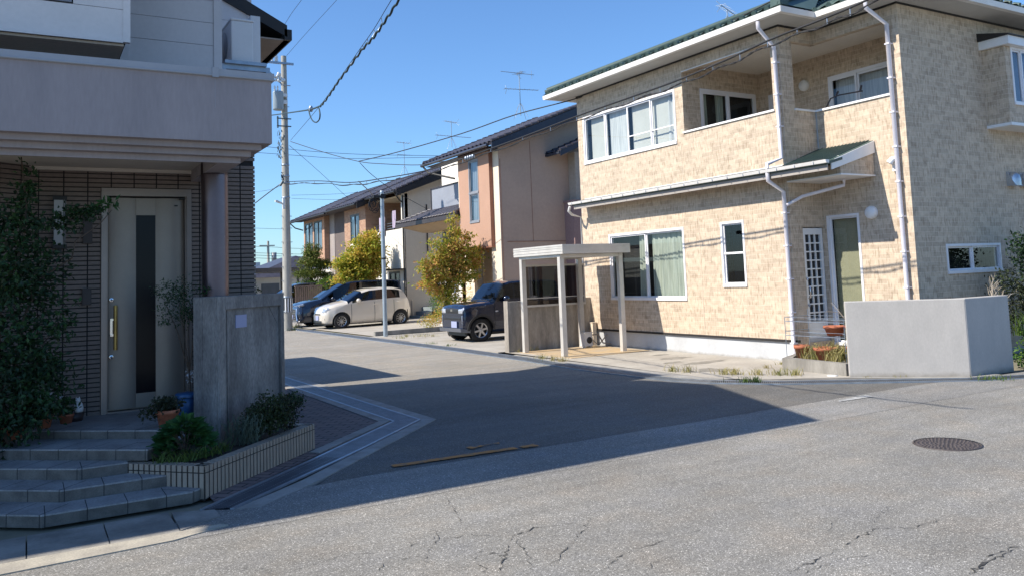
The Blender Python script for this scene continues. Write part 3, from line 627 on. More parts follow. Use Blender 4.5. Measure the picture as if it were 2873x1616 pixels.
# windows
def dirx(y): return y
window(H, (HX,0,0), YV, XV, *uw, 4, ALU_W, .055, .05, mull=(13.95,14.79,15.64), bars=(), cur=[(13.5,14.0,BLIND,'flat'),(13.25,13.5,CURT_W,'fold'),(13.98,14.75,BLIND,'flat'),(14.9,15.6,CURT_W,'flat'),(15.7,16.35,BLIND,'flat')])
gb = MB(); gb.box(HX+.01,13.18,4.86,HX+.025,14.78,4.885); gb.build('guard_rail', ALU_W, H)
window(H, (HX,0,0), YV, XV, *lw, 2, ALU_W, .055, .05, cur=[(13.12,14.28,CURT_G,'fold'),(14.42,14.72,CURT_G,'fold')], mull=(14.35,))
window(H, (HX,0,0), YV, XV, *sw, 1, ALU_W, .05, .04, bars=())
mb = MB(); mb.box(HX+.0, sw[0]+.04, 2.02, HX+.05, sw[1]-.04, 2.06); mb.build('window_rail', ALU_W, H)
window(H, (HX2,0,0), YV, XV, *tw, 1, ALU_W, .05, .05, cur=[(9.5,10.12,M('sage_blind',(.38,.36,.25),(.34,.325,.225),3,.9),'flat')], glass=GLASS)
window(H, (0,HY0,0), XV, YV, *loww, 2, ALU_W, .05, .05, bottom_rail=.0, mull=(14.58,))
window(H, (XB,0,0), YV, XV, 9.55, 11.0, 4.05, 5.60, 2, ALU_W, .07, .02, mull=(10.35,), cur=[(9.6,10.95,CURT_W,'flat')], behind=INTERIOR)
window(H, (0,12.9,0), XV, YV, 12.55, 14.2, 4.05, 5.62, 2, ALU_W, .07, .02, mull=(13.35,), cur=[(12.58,12.85,CURT_G,'fold'),(13.12,13.33,CURT_G,'fold')])
window(H, (XB,0,0), YV, XV, 11.95, 12.6, 4.05, 5.55, 1, ALU_W, .07, .02)
# lattice door in the corner
d = MB(); P = (0,HY1+.06,0); fr = lambda a, b_, c_, d_, n0, n1, mi=0: d.frame(P, XV, ZV, YV, a, b_, c_, d_, n0, n1, mi)
fr(12.32,12.40,.35,2.43,-.03,.03); fr(12.82,12.88,.35,2.43,-.03,.03); fr(12.40,12.82,2.31,2.43,-.03,.03); fr(12.40,12.82,.35,.72,-.03,.03)
fr(12.40,12.82,.72,2.31,.012,.02,1)
for k in range(1, 3): fr(12.40+.42*k/3-.012, 12.40+.42*k/3+.012, .72, 2.31, -.02, .01)
for k in range(1, 10): fr(12.40, 12.82, .72+1.59*k/10-.012, .72+1.59*k/10+.012, -.021, .011)
do = d.build('door', [WHITE_PAINT, INTERIOR], H)
h = MB(); h.tube([(12.36,HY1,1.15),(12.36,HY1-.04,1.16),(12.36,HY1-.04,1.36),(12.36,HY1,1.37)], .012); h.lathe((12.36,HY1+.02,1.5), [(.025,-.02),(.025,.01),(.0001,-.02)], 10, 0, 'Y'); h.lathe((12.36,HY1+.02,1.02), [(.025,-.02),(.025,.01)], 10, 0, 'Y'); h.build('handle', CHROME, do)
# round lamps
for (x_, y_, z_, ax, rad) in ((HX2,9.19,2.63,'X',.115),(XB,11.62,5.58,'X',.12)):
    mb = MB(); mb.lathe((x_,y_,z_), [(rad,0),(rad,-.05),(rad*.82,-.085),(.0001,-.095)], 24, 0, 'X'); mb.build('wall_lamp', WHITE_PAINT, H)
# lower roof and gutter along the front, with porch roof
lr = MB(); lx = 11.5
lr.hexa([(HX-.02,9.03,3.52),(lx+.08,9.03,3.42),(lx+.08,16.55,3.42),(HX-.02,16.55,3.52)], [(HX-.02,9.03,3.565),(lx+.08,9.03,3.465),(lx+.08,16.55,3.465),(HX-.02,16.55,3.565)])
for k in range(3): lr.box(lx+.14+k*.12, 9.03, 3.47+k*.025, lx+.155+k*.12, 16.55, 3.492+k*.025)
fl = MB(); fl.box(HX-.02,9.1,3.56,HX-.002,16.56,3.60); fl.build('flashing', GUT_W, H)
lr.build('lower_roof', GREENT, H)
pr_ = MB(); xo = 11.72
pr_.hexa([(xo-.02,9.06,3.46),(HX2-.01,9.06,3.84),(HX2-.01,HY1-.01,3.84),(xo-.02,HY1-.01,3.46)], [(xo-.02,9.06,3.50),(HX2-.01,9.06,3.90),(HX2-.01,HY1-.01,3.90),(xo-.02,HY1-.01,3.50)])
for k in range(1, 16):
    y_ = 9.06+k*.076; pr_.hexa([(xo,y_,3.505),(HX2-.02,y_,3.90),(HX2-.02,y_+.014,3.90),(xo,y_+.014,3.505)], [(xo,y_,3.525),(HX2-.02,y_,3.925),(HX2-.02,y_+.014,3.925),(xo,y_+.014,3.525)])
pr_.build('porch_roof', GREENT, H)
pf = MB(); pf.hexa([(xo-.02,9.04,3.34),(HX2-.01,9.04,3.68),(HX2-.01,9.06,3.68),(xo-.02,9.06,3.34)], [(xo-.02,9.04,3.49),(HX2-.01,9.04,3.89),(HX2-.01,9.06,3.89),(xo-.02,9.06,3.49)])
pf.build('fascia', WHITE_PAINT, H)
pf = MB(); pf.box(lx+.10,9.05,3.33,lx+.12,16.5,3.43); pf.box(lx+.12, 10.3, 3.41, HX-.002, 16.5, 3.418); pf.build('eave_board', M('taupe_eave_board', (.36,.33,.31), (.33,.30,.28), 2, .8, fine=.03), H)
pb = MB(); pb.hexa([(11.97,9.075,3.29),(HX2-.012,9.075,3.29),(HX2-.012,HY1-.012,3.29),(11.97,HY1-.012,3.29)], [(11.97,9.075,3.45),(HX2-.012,9.075,3.74),(HX2-.012,HY1-.012,3.74),(11.97,HY1-.012,3.45)]); pb.build('porch_box', SIDING, H)
pc = MB(); pc.box(11.95,9.055,3.262,HX2-.01,HY1-.014,3.288); pc.build('porch_soffit', WHITE_PAINT, H)
lg = MB(); pts_o = [(lx,8.99),(lx,16.6)]
lg.hexa([(lx+.02,9.0,3.445),(lx+.09,9.0,3.445),(lx+.09,16.62,3.445),(lx+.02,16.62,3.445)], [(lx,9.0,3.50),(lx+.10,9.0,3.50),(lx+.10,16.62,3.50),(lx,16.62,3.50)])
for k in range(19): lg.box(lx-.004, 9.25+k*.4, 3.44, lx+.02, 9.262+k*.4, 3.505, 1)
lg.tube([(lx+.05,16.6,3.41),(lx+.05,16.66,3.30),(lx+.2,16.74,3.22),(HX+.02,16.79,3.16),(HX+.02,16.79,.2)], .032, 8)
lg.build('gutter', [GUT_W, FOUND], H)
lg = MB(); lg.box(lx+.03,9.05,3.5005,lx+.075,16.5,3.515); lg.build('gutter_shadow_gap', BLACK_T, H)  # black strip stands in for the shade between roof and gutter
# downpipes
dp = MB(); px_, py_ = HX-.07, 10.29
dp.tube([(HX-O+.06,10.2,6.2),(HX-O+.06,10.2,6.08),(px_,py_,5.8),(px_,py_,3.72),(lx+.06,py_+.02,3.60),(lx+.06,py_+.02,3.44),(lx+.06,py_+.02,3.3),(px_,py_,3.1),(px_,py_,.16),(px_-.05,py_-.02,.07)], .038, 10)
for z_ in (5.5,4.9,4.3,2.7,2.1,1.5,.9,.35): dp.box(px_-.045,py_-.045,z_,px_+.075,py_+.045,z_+.025)
dp.tube([(12.6,9.5,3.25),(12.6,9.5,3.15),(12.2,10.1,3.0),(px_+.02,py_-.03,2.85)], .032, 8)
dp.tube([(px_,py_,.28),(px_,py_,.0)], .075, 10)
dp.build('downpipe', PVC, H)
dp = MB(); px_, py_ = HX2-.07, 8.585
dp.tube([(HX2-O+.06,8.62,6.2),(HX2-O+.06,8.62,6.1),(px_,py_,5.86),(px_,py_,.2)], .038, 10)
for z_ in (5.5,4.9,4.3,3.7,3.1,2.5,1.9,1.3): dp.box(px_-.045,py_-.045,z_,px_+.075,py_+.045,z_+.025)
dp.build('downpipe', PVC, H)
mb = MB(); mb.tube([(HX2+.01,8.66,3.5),(HX2-.1,8.66,3.5),(HX2-.13,8.7,3.44)], [.05,.05,.055], 10); mb.box(HX2-.05,8.62,3.3,HX2,8.70,3.46); mb.build('vent_hood', WHITE_PAINT, H)
for x_ in (15.99, 16.42):
    mb = MB(); mb.hexa([(x_-.12,HY0-.16,3.08),(x_+.12,HY0-.16,3.08),(x_+.12,HY0,3.08),(x_-.12,HY0,3.08)], [(x_-.12,HY0-.03,3.33),(x_+.12,HY0-.03,3.33),(x_+.12,HY0,3.36),(x_-.12,HY0,3.36)])
    mb.lathe((x_,HY0-.075,3.08), [(.115,.0),(.115,.12),(.10,.2),(.05,.26),(.0001,.27)], 16); mb.build('vent_hood', M('steel_vent', (.55,.57,.6), (.5,.52,.55), 3, .3, metal=.8), H)
# bay window on the side wall
bx0, bx1, bb0, bb1, byf = 15.40, 18.4, 4.20, 5.62, 8.0
bw = MB(); wall(bw, (bx0,0,0), YV, XV, byf, HY0, bb0, bb1, [], .05); wall(bw, (0,byf,0), XV, YV, bx0, bx1, bb0, bb1, [(15.60,18.2,bb0+.36,bb1-.02)], .05)
bw.poly([(bx1,byf,bb0),(bx1,HY0,bb0),(bx1,HY0,bb1),(bx1,byf,bb1)]); bw.build('bay_wall', SIDING, H)
bt = MB(); bt.box(bx0-.03,byf-.03,bb0-.06,bx1+.03,HY0,bb0-.005); bt.box(bx0-.08,byf-.12,bb1+.003,bx1+.08,HY0,bb1+.16); bt.build('bay_trim', WHITE_PAINT, H)
bt = MB(); bt.hexa([(bx0-.12,byf-.16,bb1+.163),(bx1+.12,byf-.16,bb1+.163),(bx1+.12,HY0,bb1+.163),(bx0-.12,HY0,bb1+.163)], [(bx0-.12,byf-.16,bb1+.18),(bx1+.12,byf-.16,bb1+.18),(bx1+.12,HY0,bb1+.32),(bx0-.12,HY0,bb1+.32)]); bt.build('bay_roof', BLACK_T, H)
window(H, (0,byf,0), XV, YV, 15.60, 18.2, bb0+.36, bb1-.02, 2, ALU_W, .05, .03, mull=(15.93,17.2), cur=[(15.65,18.15,M('blue_curtain',(.20,.27,.40),(.14,.2,.32),5,.9),'fold')])  # curtain coloured a muted blue

# ================================================================== AROUND THE CREAM HOUSE
# bicycle shelter
t = thing('bicycle_shelter', 'small flat-roofed aluminium post shelter in front of the cream house', 'shelter', (9.8,14.5,.02))
for (x_, y_) in ((9.82,14.55),(9.82,16.12),(11.40,14.55),(11.40,16.12)):
    mb = MB(); mb.box(x_-.055,y_-.05,.02,x_+.055,y_+.05,2.12); mb.build('post', SHELT, t)
mb = MB(); z0, z1 = 2.18, 2.38
def panel(mb, x0, y0, x1, y1): mb.box(x0,y0,z0,x1,y1,z1)
mb.box(9.71,14.30,z0,9.76,16.32,z1); mb.box(11.47,14.30,z0,11.52,16.32,z1); mb.box(9.76,14.30,z0,11.47,14.35,z1); mb.box(9.76,16.27,z0,11.47,16.32,z1)
for zz in (2.235, 2.30, 2.34): mb.box(9.702,14.29,zz,9.712,16.33,zz+.012); mb.box(9.71,14.292,zz,11.52,14.302,zz+.012)
mb.box(9.77,14.49,2.12,9.87,16.18,z0); mb.box(11.35,14.49,2.12,11.45,16.18,z0); mb.box(9.87,14.5,2.10,11.35,14.56,z0-.002); mb.box(9.87,16.1,2.10,11.35,16.16,z0-.002)
mb.build('roof_frame', SHELT, t)
mb = MB(); mb.box(9.765,14.355,2.30,11.465,16.265,2.315)
for k in range(1, 6): mb.box(9.77,14.355+k*.32,2.27,11.46,14.385+k*.32,2.3)
mb.build('roof_panel', M('grey_roof_panel', (.30,.29,.28), (.26,.25,.24), 2, .5), t)
mb = MB()
for (a, b_, c_, d_) in ((9.9,11.62,1.03,1.075),(9.9,11.62,1.955,2.0),(9.9,11.62,1.22,1.24)): mb.box(a,16.21,c_,b_,16.25,d_)
for x_ in (9.9,10.85,11.58): mb.box(x_,16.205,1.075,x_+.04,16.245,1.955)
sf = mb.build('screen_frame', SHELT, t)
mb = MB(); mb.box(9.94,16.222,1.075,11.58,16.226,1.955); mb.build('screen_pane', glassmat('smoked_screen', (.32,.30,.30), 1.45), sf)
# concrete partition wall
solo('concrete_wall', MB().box(9.62,16.52,-.02,14.5,16.66,1.17).box(9.60,16.50,-.02,9.62,16.68,1.19), M('streaked_partition_concrete', (.43,.39,.34), (.20,.18,.16), 2.2, .9, bmp=.3, bscale=60, stretch=(1.8,1.8,.4), fine=.2), 'streaked concrete partition wall behind the shelter, beside the navy car', 'wall', (9.62,16.5,0))
# small outdoor unit
t = thing('water_heater_unit', 'small white outdoor unit with dark round grille under the shelter', 'outdoor unit', (11.45,16.02,.02))
mb = MB(); mb.box(11.34,15.92,.05,11.56,16.12,.36); mb.box(11.33,15.91,.355,11.57,16.13,.375); mb.box(11.35,15.95,.02,11.39,16.1,.05); mb.box(11.51,15.95,.02,11.55,16.1,.05); mb.build('casing', AC_W, t)
mb = MB(); mb.lathe((11.47,15.915,.19), [(.0001,-.004),(.075,-.004),(.08,.004)], 20, 0, 'Y'); mb.build('grille', PLASTIC_B, t)
mb = MB(); mb.tube([(11.56,16.0,.3),(11.8,16.0,.3),(11.85,15.9,.1),(12.0,15.8,.08)], .02); mb.tube([(11.62,16.03,.2),(11.75,15.95,.05),(11.95,15.85,.3)], .015); mb.build('pipe', BEIGE_TRIM, t)
solo('meter_pillar', MB().box(11.86,16.3,.0,11.97,16.42,.55).box(11.85,16.29,.55,11.98,16.43,.57), CREAM, 'short cream utility stub by the left foot of the cream house', 'utility post', (11.9,16.35,0))
# raised kerb block with planting and white low wall
t = thing('white_corner_wall', 'smooth low white wall bending round the street corner', 'wall', (10.93,8.39,0))
mb = MB(); th = .13; zt = 1.165
mb.hexa([(10.93,8.39,-.02),(12.12,7.19,-.02),(12.12,7.37,-.02),(11.03,8.48,-.02)], [(10.93,8.39,zt),(12.12,7.19,zt),(12.12,7.37,zt),(11.03,8.48,zt)])
mb.hexa([(12.12,7.19,-.02),(13.24,7.16,-.02),(13.24,7.32,-.02),(12.12,7.37,-.02)], [(12.12,7.19,zt),(13.24,7.16,zt),(13.24,7.32,zt),(12.12,7.37,zt)])
me = mb.build('wall_face', STUCCO_W, t, bevel=.012)
solo('planting_kerb', MB().slab([(11.0,8.5),(11.12,8.5),(11.22,9.72),(11.9,10.16),(11.9,10.2),(11.05,9.8)], -.02, .2).slab([(11.12,8.5),(12.85,8.45),(12.85,10.2),(11.9,10.16),(11.22,9.72)], -.02, .155), CONC_D,
     'weathered concrete kerb holding soil and weeds left of the white corner wall', 'kerb', (11.1,9.2,0))
solo('inspection_cap', MB().lathe((10.9,8.68,.012), [(.08,0),(.08,.01),(.0001,.012)], 20), WHITE_PAINT, 'flat white round plastic cap on the paving beside the drain', 'inspection cap', (10.9,8.68,.012))
# wire rack with pots
t = thing('wire_plant_rack', 'two-tier galvanised wire plant rack in front of the lattice door', 'plant rack', (11.9,9.3,.16))
mb = MB(); x0, x1, y0, y1 = 11.35, 11.95, 8.75, 9.95
for (x_, y_) in ((x0,y0),(x1,y0),(x0,y1),(x1,y1)): mb = MB(); mb.tube([(x_,y_,.15),(x_,y_,.98 if x_ == x1 else .86)], .006); mb.build('rack_leg', GALV, t)
for zz in (.56,.80):
    mb = MB()
    for x_ in (x0, x1): mb.tube([(x_,y0,zz),(x_,y1,zz)], .006); mb.tube([(x_,y0,zz+.07),(x_,y1,zz+.07)], .0035)
    for k in range(13): y_ = y0+(y1-y0)*k/12; mb.tube([(x0,y_,zz),(x1,y_,zz)], .0025, 4)
    mb.tube([(x0,y0,zz+.07),(x1,y0,zz+.07)], .004); mb.tube([(x0,y1,zz+.07),(x1,y1,zz+.07)], .006); mb.build('wire_shelf', GALV, t)
for (c_, r_, h_, lab) in (((11.62,9.15,.57), .17, .16, 'wide terracotta bowl on the top tier of the wire rack'), ((11.7,8.88,.57), .11, .17, 'tilted amber pot beside the wide bowl on the rack'),
                      ((11.55,9.3,.17), .19, .2, 'wide terracotta pot under the rack half hidden by weeds'), ((11.5,9.75,.17), .13, .22, 'upright terracotta pot at the left end under the rack'), ((11.75,8.85,.17), .15, .22, 'dark reddish pot under the rack against the white wall')):
    mb = MB(); mb.lathe(c_, [(.0001,0),(r_*.7,0),(r_*.92,h_*.75),(r_*1.05,h_*.76),(r_*1.05,h_),(r_*.9,h_),(r_*.85,h_*.8),(.0001,h_*.78)], 20)
    solo('plant_pot', mb, TERRA, lab, 'plant pot', c_, 'terracotta pots on the rack')
r = random.Random(21)
mb = MB(); grass(mb, r, [(11.35+r.random()*.6, 8.6+r.random()*1.1, .15) for _ in range(26)], 26, .30, .09, .006, .9); crown(mb, r, [(11.5,9.2,.30,.18,.42,.13,300)], .035, .05, 10, .5)
solo('weed_clump', mb, LEAF_DRY, 'straggly dry weeds growing through the wire rack on the kerb', 'weeds', (11.5,9.0,.15))
mb = MB()
for k in range(7):
    a = r.uniform(0, 6.28); mb.tube([(11.75,9.0,.8),(11.75+cos(a)*.1,9.0+sin(a)*.15,.95),(11.75+cos(a)*.3,9.0+sin(a)*.35,r.uniform(.9,1.15))], .004, 4)
solo('dead_stems', mb, TWIG, 'thin bare dead stems drooping over the top of the wire rack', 'dead plant', (11.75,9.0,.8))
for (pts, n, h, sp, mt, lab) in (
    ([(10.25,9.6,.012),(10.05,9.9,.012),(10.45,9.35,.012),(10.6,9.15,.012),(9.95,10.05,.012)], 60, .16, .1, LEAF_DRY, 'long line of dry weeds along the drain left of the white wall'),
    ([(9.75,10.7,.012),(9.65,11.0,.012)], 45, .17, .08, LEAF_DRY, 'small dry weed tuft at the edge of the damp apron'),
    ([(9.5,9.15,.012),(9.6,9.05,.012)], 60, .12, .07, LEAF_GR, 'green tuft growing out of the slotted drain'),
    ([(11.9,6.85,.012),(12.05,6.75,.012)], 40, .09, .1, LEAF_GR, 'sparse weeds in the drain before the white wall corner'),
    ([(9.35,14.7,.012),(9.3,14.2,.012),(9.32,13.9,.012)], 45, .16, .1, LEAF_DRY, 'dry tuft by the near shelter post'),
    ([(9.5,19.5,.012),(9.5,20.5,.012)], 30, .1, .12, LEAF_GR, 'low weeds at the drain in front of the navy car'),
    ([(10.2,23.9,.012),(10.6,23.6,.012),(10.8,23.2,.012),(9.9,23.4,.012)], 40, .14, .2, LEAF_DRY, 'weeds on the bare lot left of the navy car'),
    ([(8.8,31.95,.0),(9.0,32.0,.0),(8.65,32.1,0)], 50, .16, .1, LEAF_GR, 'weeds round the foot of the utility pole'),
    ([(9.7,34.2,.012),(9.9,34.5,.012)], 50, .2, .12, LEAF_GR, 'green weed under the nose of the dark minivan'),
    ([(9.75,16.35,.02),(10.05,16.4,.02),(10.3,16.42,.02)], 14, .13, .05, LEAF_DRY, 'tiny pale weeds at the base of the concrete partition wall'),
    ([(11.0,10.1,.012),(11.6,10.3,.012),(11.9,10.35,.012)], 22, .1, .06, LEAF_DRY, 'short weeds at the foot of the left downpipe'),
    ([(11.15,8.2,.012),(11.4,7.95,.012)], 18, .05, .07, LEAF_DRY, 'low brown weeds along the base of the white wall')):
    mb = MB(); grass(mb, r, pts, n, h, sp, .005, .8); mb.v = [(x, y, pts[0][2]+(z-pts[0][2])*.78) for x, y, z in mb.v]; solo('weed_tuft', mb, mt, lab, 'weeds', pts[0])['kind'] = 'stuff'
# plants at the right edge
t = thing('garden_shrub', 'tall green shrub against the side wall at the right edge', 'shrub', (14.6,7.6,0))
mb = MB(); crown(mb, r, [(15.25,7.7,1.7,.42,.35,.5,1200),(15.5,7.6,1.2,.55,.35,.6,1400),(15.0,7.8,1.95,.16,.16,.3,260),(15.6,7.5,2.0,.4,.3,.25,500)], .07, .08); mb.build('foliage', LEAF_DG, t)
mb = MB(); mb.tube([(15.0,7.7,0),(15.05,7.72,.8),(14.9,7.7,1.7)], [.04,.03,.015]); mb.tube([(15.05,7.72,.6),(15.5,7.6,1.6)], [.03,.01]); mb.build('stem', BARK, t)
t = thing('bank_plant', 'low leafy bush with arching blades spilling past the end of the white wall', 'bush', (13.9,7.1,0))
mb = MB(); crown(mb, r, [(13.95,7.0,.35,.5,.35,.38,1800),(14.3,7.0,.7,.5,.3,.3,900),(13.75,7.15,.12,.4,.25,.12,500)], .055, .06); mb.build('foliage', LEAF_HEDGE, t)
mb = MB(); grass(mb, r, [(13.75,7.3,.5),(13.9,7.2,.55),(14.1,7.2,.6)], 26, .38, .06, .009, 1.0); mb.build('blades', LEAF_GR, t)
mb = MB(); crown(mb, r, [(14.9,7.9,1.0,.6,.3,.6,1500),(15.6,7.6,.7,.8,.3,.6,1500)], .06, .08); solo('dark_bush', mb, LEAF_SHR, 'dark shaded bush behind the white wall at the picture edge', 'bush', (14.9,7.9,0))
mb = MB()
for (p0, d) in (((13.9,7.75,1.0),1.0),((14.2,7.8,.95),1.2),((14.0,7.7,.85),.5)):
    for k in range(8):
        a = r.uniform(-.9,.9); L = r.uniform(.2,.55)*d; q1 = Vector(p0)+Vector((sin(a)*L*.6, r.uniform(-.1,.1), cos(a)*L*.6)); q2 = q1+Vector((sin(a+.7)*L*.5, r.uniform(-.1,.1), cos(a+.7)*L*.35))
        mb.tube([p0, q1, q2], [.009,.006,.003], 5)
        for j in range(3): q3 = q1.lerp(q2, r.random()); mb.tube([q3, q3+Vector((r.uniform(-.1,.1), r.uniform(-.05,.05), r.uniform(.02,.12)))], [.004,.002], 4)
solo('bare_branches', mb, TWIG, 'pale bare branches sticking up behind the white wall below the side window', 'dead shrub', (14,7.7,.6))
# antenna builder
def antenna(p, h, arms, label, ang=0):
    t = thing('tv_antenna', label, 'antenna', p, 'television antennas on the roofs'); p = Vector(p)
    mb = MB(); mb.tube([p, p+ZV*h], .018, 6)
    for k in range(4): a = k*pi/2+.4; mb.tube([p+Vector((cos(a)*.35, sin(a)*.35, -.12)), p+Vector((cos(a)*.12, sin(a)*.12, .35)), p+ZV*.5], .009, 4)
    mb.build('mast', POLE_G, t)
    for (zf, L, n, dirn, el) in arms:
        mb = MB(); d = Vector((cos(dirn), sin(dirn), 0)); s = Vector((-d.y, d.x, 0)); c = p+ZV*h*zf; mb.tube([c-d*L*.55, c+d*L*.45], .013, 5)
        for k in range(n): q_ = c+d*(L*(-.53+.96*k/(n-1))); e = el*(.7+.3*k/(n-1)); mb.tube([q_-s*e, q_+s*e], .007, 4)
        q_ = c+d*L*.38; mb.tube([q_+ZV*.16-s*el, q_+s*.0, q_-ZV*.16-s*el], .009, 4); mb.build('yagi_arm', POLE_G, t)
    return t
p = on_x(1831, 62, 17.0)
antenna((p.x, p.y, p.z-.25), .68, [(1.0,1.15,9,radians(205),.14)], 'television antenna on the green roof of the cream house')
# object in the loggia
mb = MB(); mb.tube([(13.0,10.1,4.66),(13.05,10.0,4.86),(13.1,9.85,4.9),(13.1,9.35,4.87)], .014, 6); mb.tube([(13.08,9.9,4.9),(13.1,9.86,4.98)], .02, 6); mb.tube([(13.1,9.4,4.87),(13.1,9.36,4.98)], .02, 6)
solo('laundry_pole_bracket', mb, DARKBROWN, 'dark jointed clothes-pole bracket in the right balcony opening', 'bracket', (13.05,10.0,4.66))

# ================================================================== LEFT HOUSE
L = thing('tiled_corner_house', 'shaded grey house with tiled entrance wall, mauve balcony and metal front door', 'house', (1.2,9.88,0))
YW = 9.88
def courses(mb, P, U, N, u0, u1, v0, v1, holes, joints, pitch=.0495, h=.0375, proud=.014, jw=.013):
    """real tile courses standing proud of a dark grout sheet"""
    v = v0; k = 0
    while v+h < v1:
        segs = [(u0, u1)]
        for (a, b, c, d) in holes:
            if v+h > c and v < d: segs = [s for s0 in segs for s in ((s0[0], min(s0[1], a)), (max(s0[0], b), s0[1])) if s[1]-s[0] > .01]
        for (a, b) in segs:
            cuts = [a]+[j for j in joints if a+.02 < j < b-.02]+[b]
            for s, e in zip(cuts, cuts[1:]):
                mb.frame(P, U, ZV, N, s+(jw/2 if s != a else 0), e-(jw/2 if e != b else 0), v, v+h, -proud, .002)
        v += pitch
door_h = (.69, 1.62, .44, 2.85)
gw = MB(); wall(gw, (0,YW,0), XV, YV, .10, 2.315, 0, 3.2, [door_h], .12); gw.box(2.31, YW+.0, 0, 2.315, 14.3, 3.73); gw.box(1.95, YW+.003, 3.2, 2.31, YW+.05, 3.73); gw.poly([(-6,14.3,0),(2.31,14.3,0),(2.31,14.3,5.6),(-6,14.3,5.6)])
D1_, D2_ = Vector((.10,YW,0)), Vector((-.75,9.25,0)); DU = (D2_-D1_).normalized(); DN = Vector((-DU.y, DU.x, 0)); DN = DN if DN.y > 0 else -DN
wall(gw, D1_, DU, DN, 0, 1.06, 0, 3.2); gw.box(-6,9.25,0,-.75,9.3,3.2)
gw.box(-6, 14.9, 0, 2.1, 20.4, 2.9); gw.build('wall', GROUT, L)  # rear box is an unseen extension added under the shadow-casting low roof
tb = MB(); courses(tb, (0,YW,0), XV, YV, .11, 2.33, .46, 3.19, [door_h], [.336+.228*k-.228*1 for k in range(11)])
courses(tb, (0,YW,0), XV, YV, 1.95, 2.33, 3.232, 3.72, [], [2.16]); courses(tb, D1_, DU, DN, .01, 1.05, .46, 3.19, [], [.2+.228*k for k in range(4)]); tb.build('wall_tiles', TILE_W, L)
# door set
d = MB(); fr = lambda mb, a, b_, c_, d_, n0, n1, mi=0: mb.frame((0,YW,0), XV, ZV, YV, a, b_, c_, d_, n0, n1, mi)
fr(d, .695,.745,.46,2.845,-.035,.08); fr(d, 1.565,1.615,.46,2.845,-.035,.08); fr(d, .695,1.615,2.846,2.875,-.03,.0); fr(d, .745,1.565,2.79,2.845,-.035,.08); fr(d, .745,.760,.46,2.79,.0,.06); fr(d, 1.548,1.565,.46,2.79,.0,.06); fr(d,.76,1.548,.455,.475,-.03,.07)
dfm = d.build('door_frame', DOOR_F, L)
d = MB(); n = 12
for (a, b_, bul) in ((.765,1.045,.022),(1.245,1.543,.026)):
    top_, bot_ = [], []
    for i in range(n+1):
        u = a+(b_-a)*i/n; y_ = YW+.05-bul*sin(pi*i/n)**.8; top_.append((u,y_,2.775)); bot_.append((u,y_,.49))
    d.add(bot_+top_, [(i, i+1, n+2+i, n+1+i) for i in range(n)], 0, True)
fr(d, 1.045,1.245,2.585,2.775,.045,.07); fr(d, 1.045,1.245,.49,.64,.045,.07)
fr(d, .765,1.543,.478,2.775,.072,.09)
dr = d.build('door', DOOR_M, L)
g = MB(); fr(g, 1.045,1.245,.64,2.585,.05,.06); g.build('glass_strip', M('black_glass', (.008,.008,.012), (.006,.006,.01), 3, .22, fine=0, spec=.18), dr)
h = MB(); h.tube([(.835,YW-.03,1.13),(.835,YW-.03,1.605)], .020, 14)
h.build('handle', BRASS, dr)
h = MB(); fr(h, .785,.808,1.29,1.45,-.0,.04); fr(h, .785,.83,1.275,1.30,-.02,.04); fr(h, .785,.83,1.44,1.465,-.02,.04); h.build('latch_plate', CHROME, dr)
for z_ in (1.665, 1.055):
    h = MB(); h.lathe((.797,YW+.0,z_), [(.0001,-.004),(.006,-.003),(.007,.004),(.019,-.002),(.022,.0),(.022,.05)], 16, 0, 'Y'); h.build('lock', CHROME, dr)
h = MB(); fr(h, 1.44,1.475,2.685,2.70,.018,.04); fr(h,1.49,1.55,2.76,2.775,-.02,.04); h.build('door_closer', PLASTIC_B, dr)
for (x_, z0_, z1_, nm) in ((.563,2.27,2.60,'meter_box'),(.556,1.62,1.80,'intercom_box')):
    h = MB(); fr(h, x_-.045,x_+.045,z0_,z1_,-.05,-.005); fr(h, x_-.038,x_+.038,z0_+.01,z1_-.01,-.056,-.05); h.build(nm, DARKBROWN, L)
t = MB(); fr(t, .245,.355,2.26,2.73,-.10,-.02)
lampo = t.build('wall_lantern', [M('frosted_lamp_glass', (.42,.42,.43), (.36,.37,.39), 3, .4, fine=0)], L)
t = MB(); fr(t,.235,.365,2.73,2.77,-.11,-.01); fr(t,.235,.365,2.22,2.26,-.11,-.01); fr(t,.345,.352,2.26,2.73,-.107,-.10); fr(t,.332,.337,2.26,2.73,-.107,-.10); fr(t,.28,.32,2.17,2.22,-.08,-.02); t.build('lantern_frame', PLASTIC_B, lampo)
# balcony
BX, BY = 2.06, 8.0
b = MB(); b.box(-3,BY,3.13,BX,BY+.15,3.75); b.box(BX-.15,BY+.15,3.13,BX,9.8,3.75)
for k, (dy, zt_, zb_) in enumerate(((.09,3.13,3.075),(.18,3.075,3.02),(.27,3.02,2.965))):
    b.box(-3,BY+dy,zb_,BX-dy*.85,BY+.75,zt_-.0005) if False else b.slab([(-3,BY+dy),(BX-dy*.9,BY+dy),(BX-dy*.9,9.85),(BX-.45,9.85),(BX-.45,BY+.30),(-3,BY+.30)], zb_, zt_-.001)
b.build('balcony_parapet', MAUVE, L)
c = MB(); c.box(-3,BY-.02,3.75,BX+.025,BY+.17,3.825); c.box(BX-.17,BY+.17,3.75,BX+.025,9.8,3.825); c.box(-3,BY-.028,3.755,BX+.033,BY-.02,3.765)
c.box(1.50,BY-.03,3.74,1.56,BY+.175,3.835); c.box(1.528,BY-.0015,3.45,1.531,BY+.001,3.74); c.build('parapet_cap', M('grey_metal_cap', (.36,.37,.40), (.33,.34,.37), 2, .5, fine=.03), L)
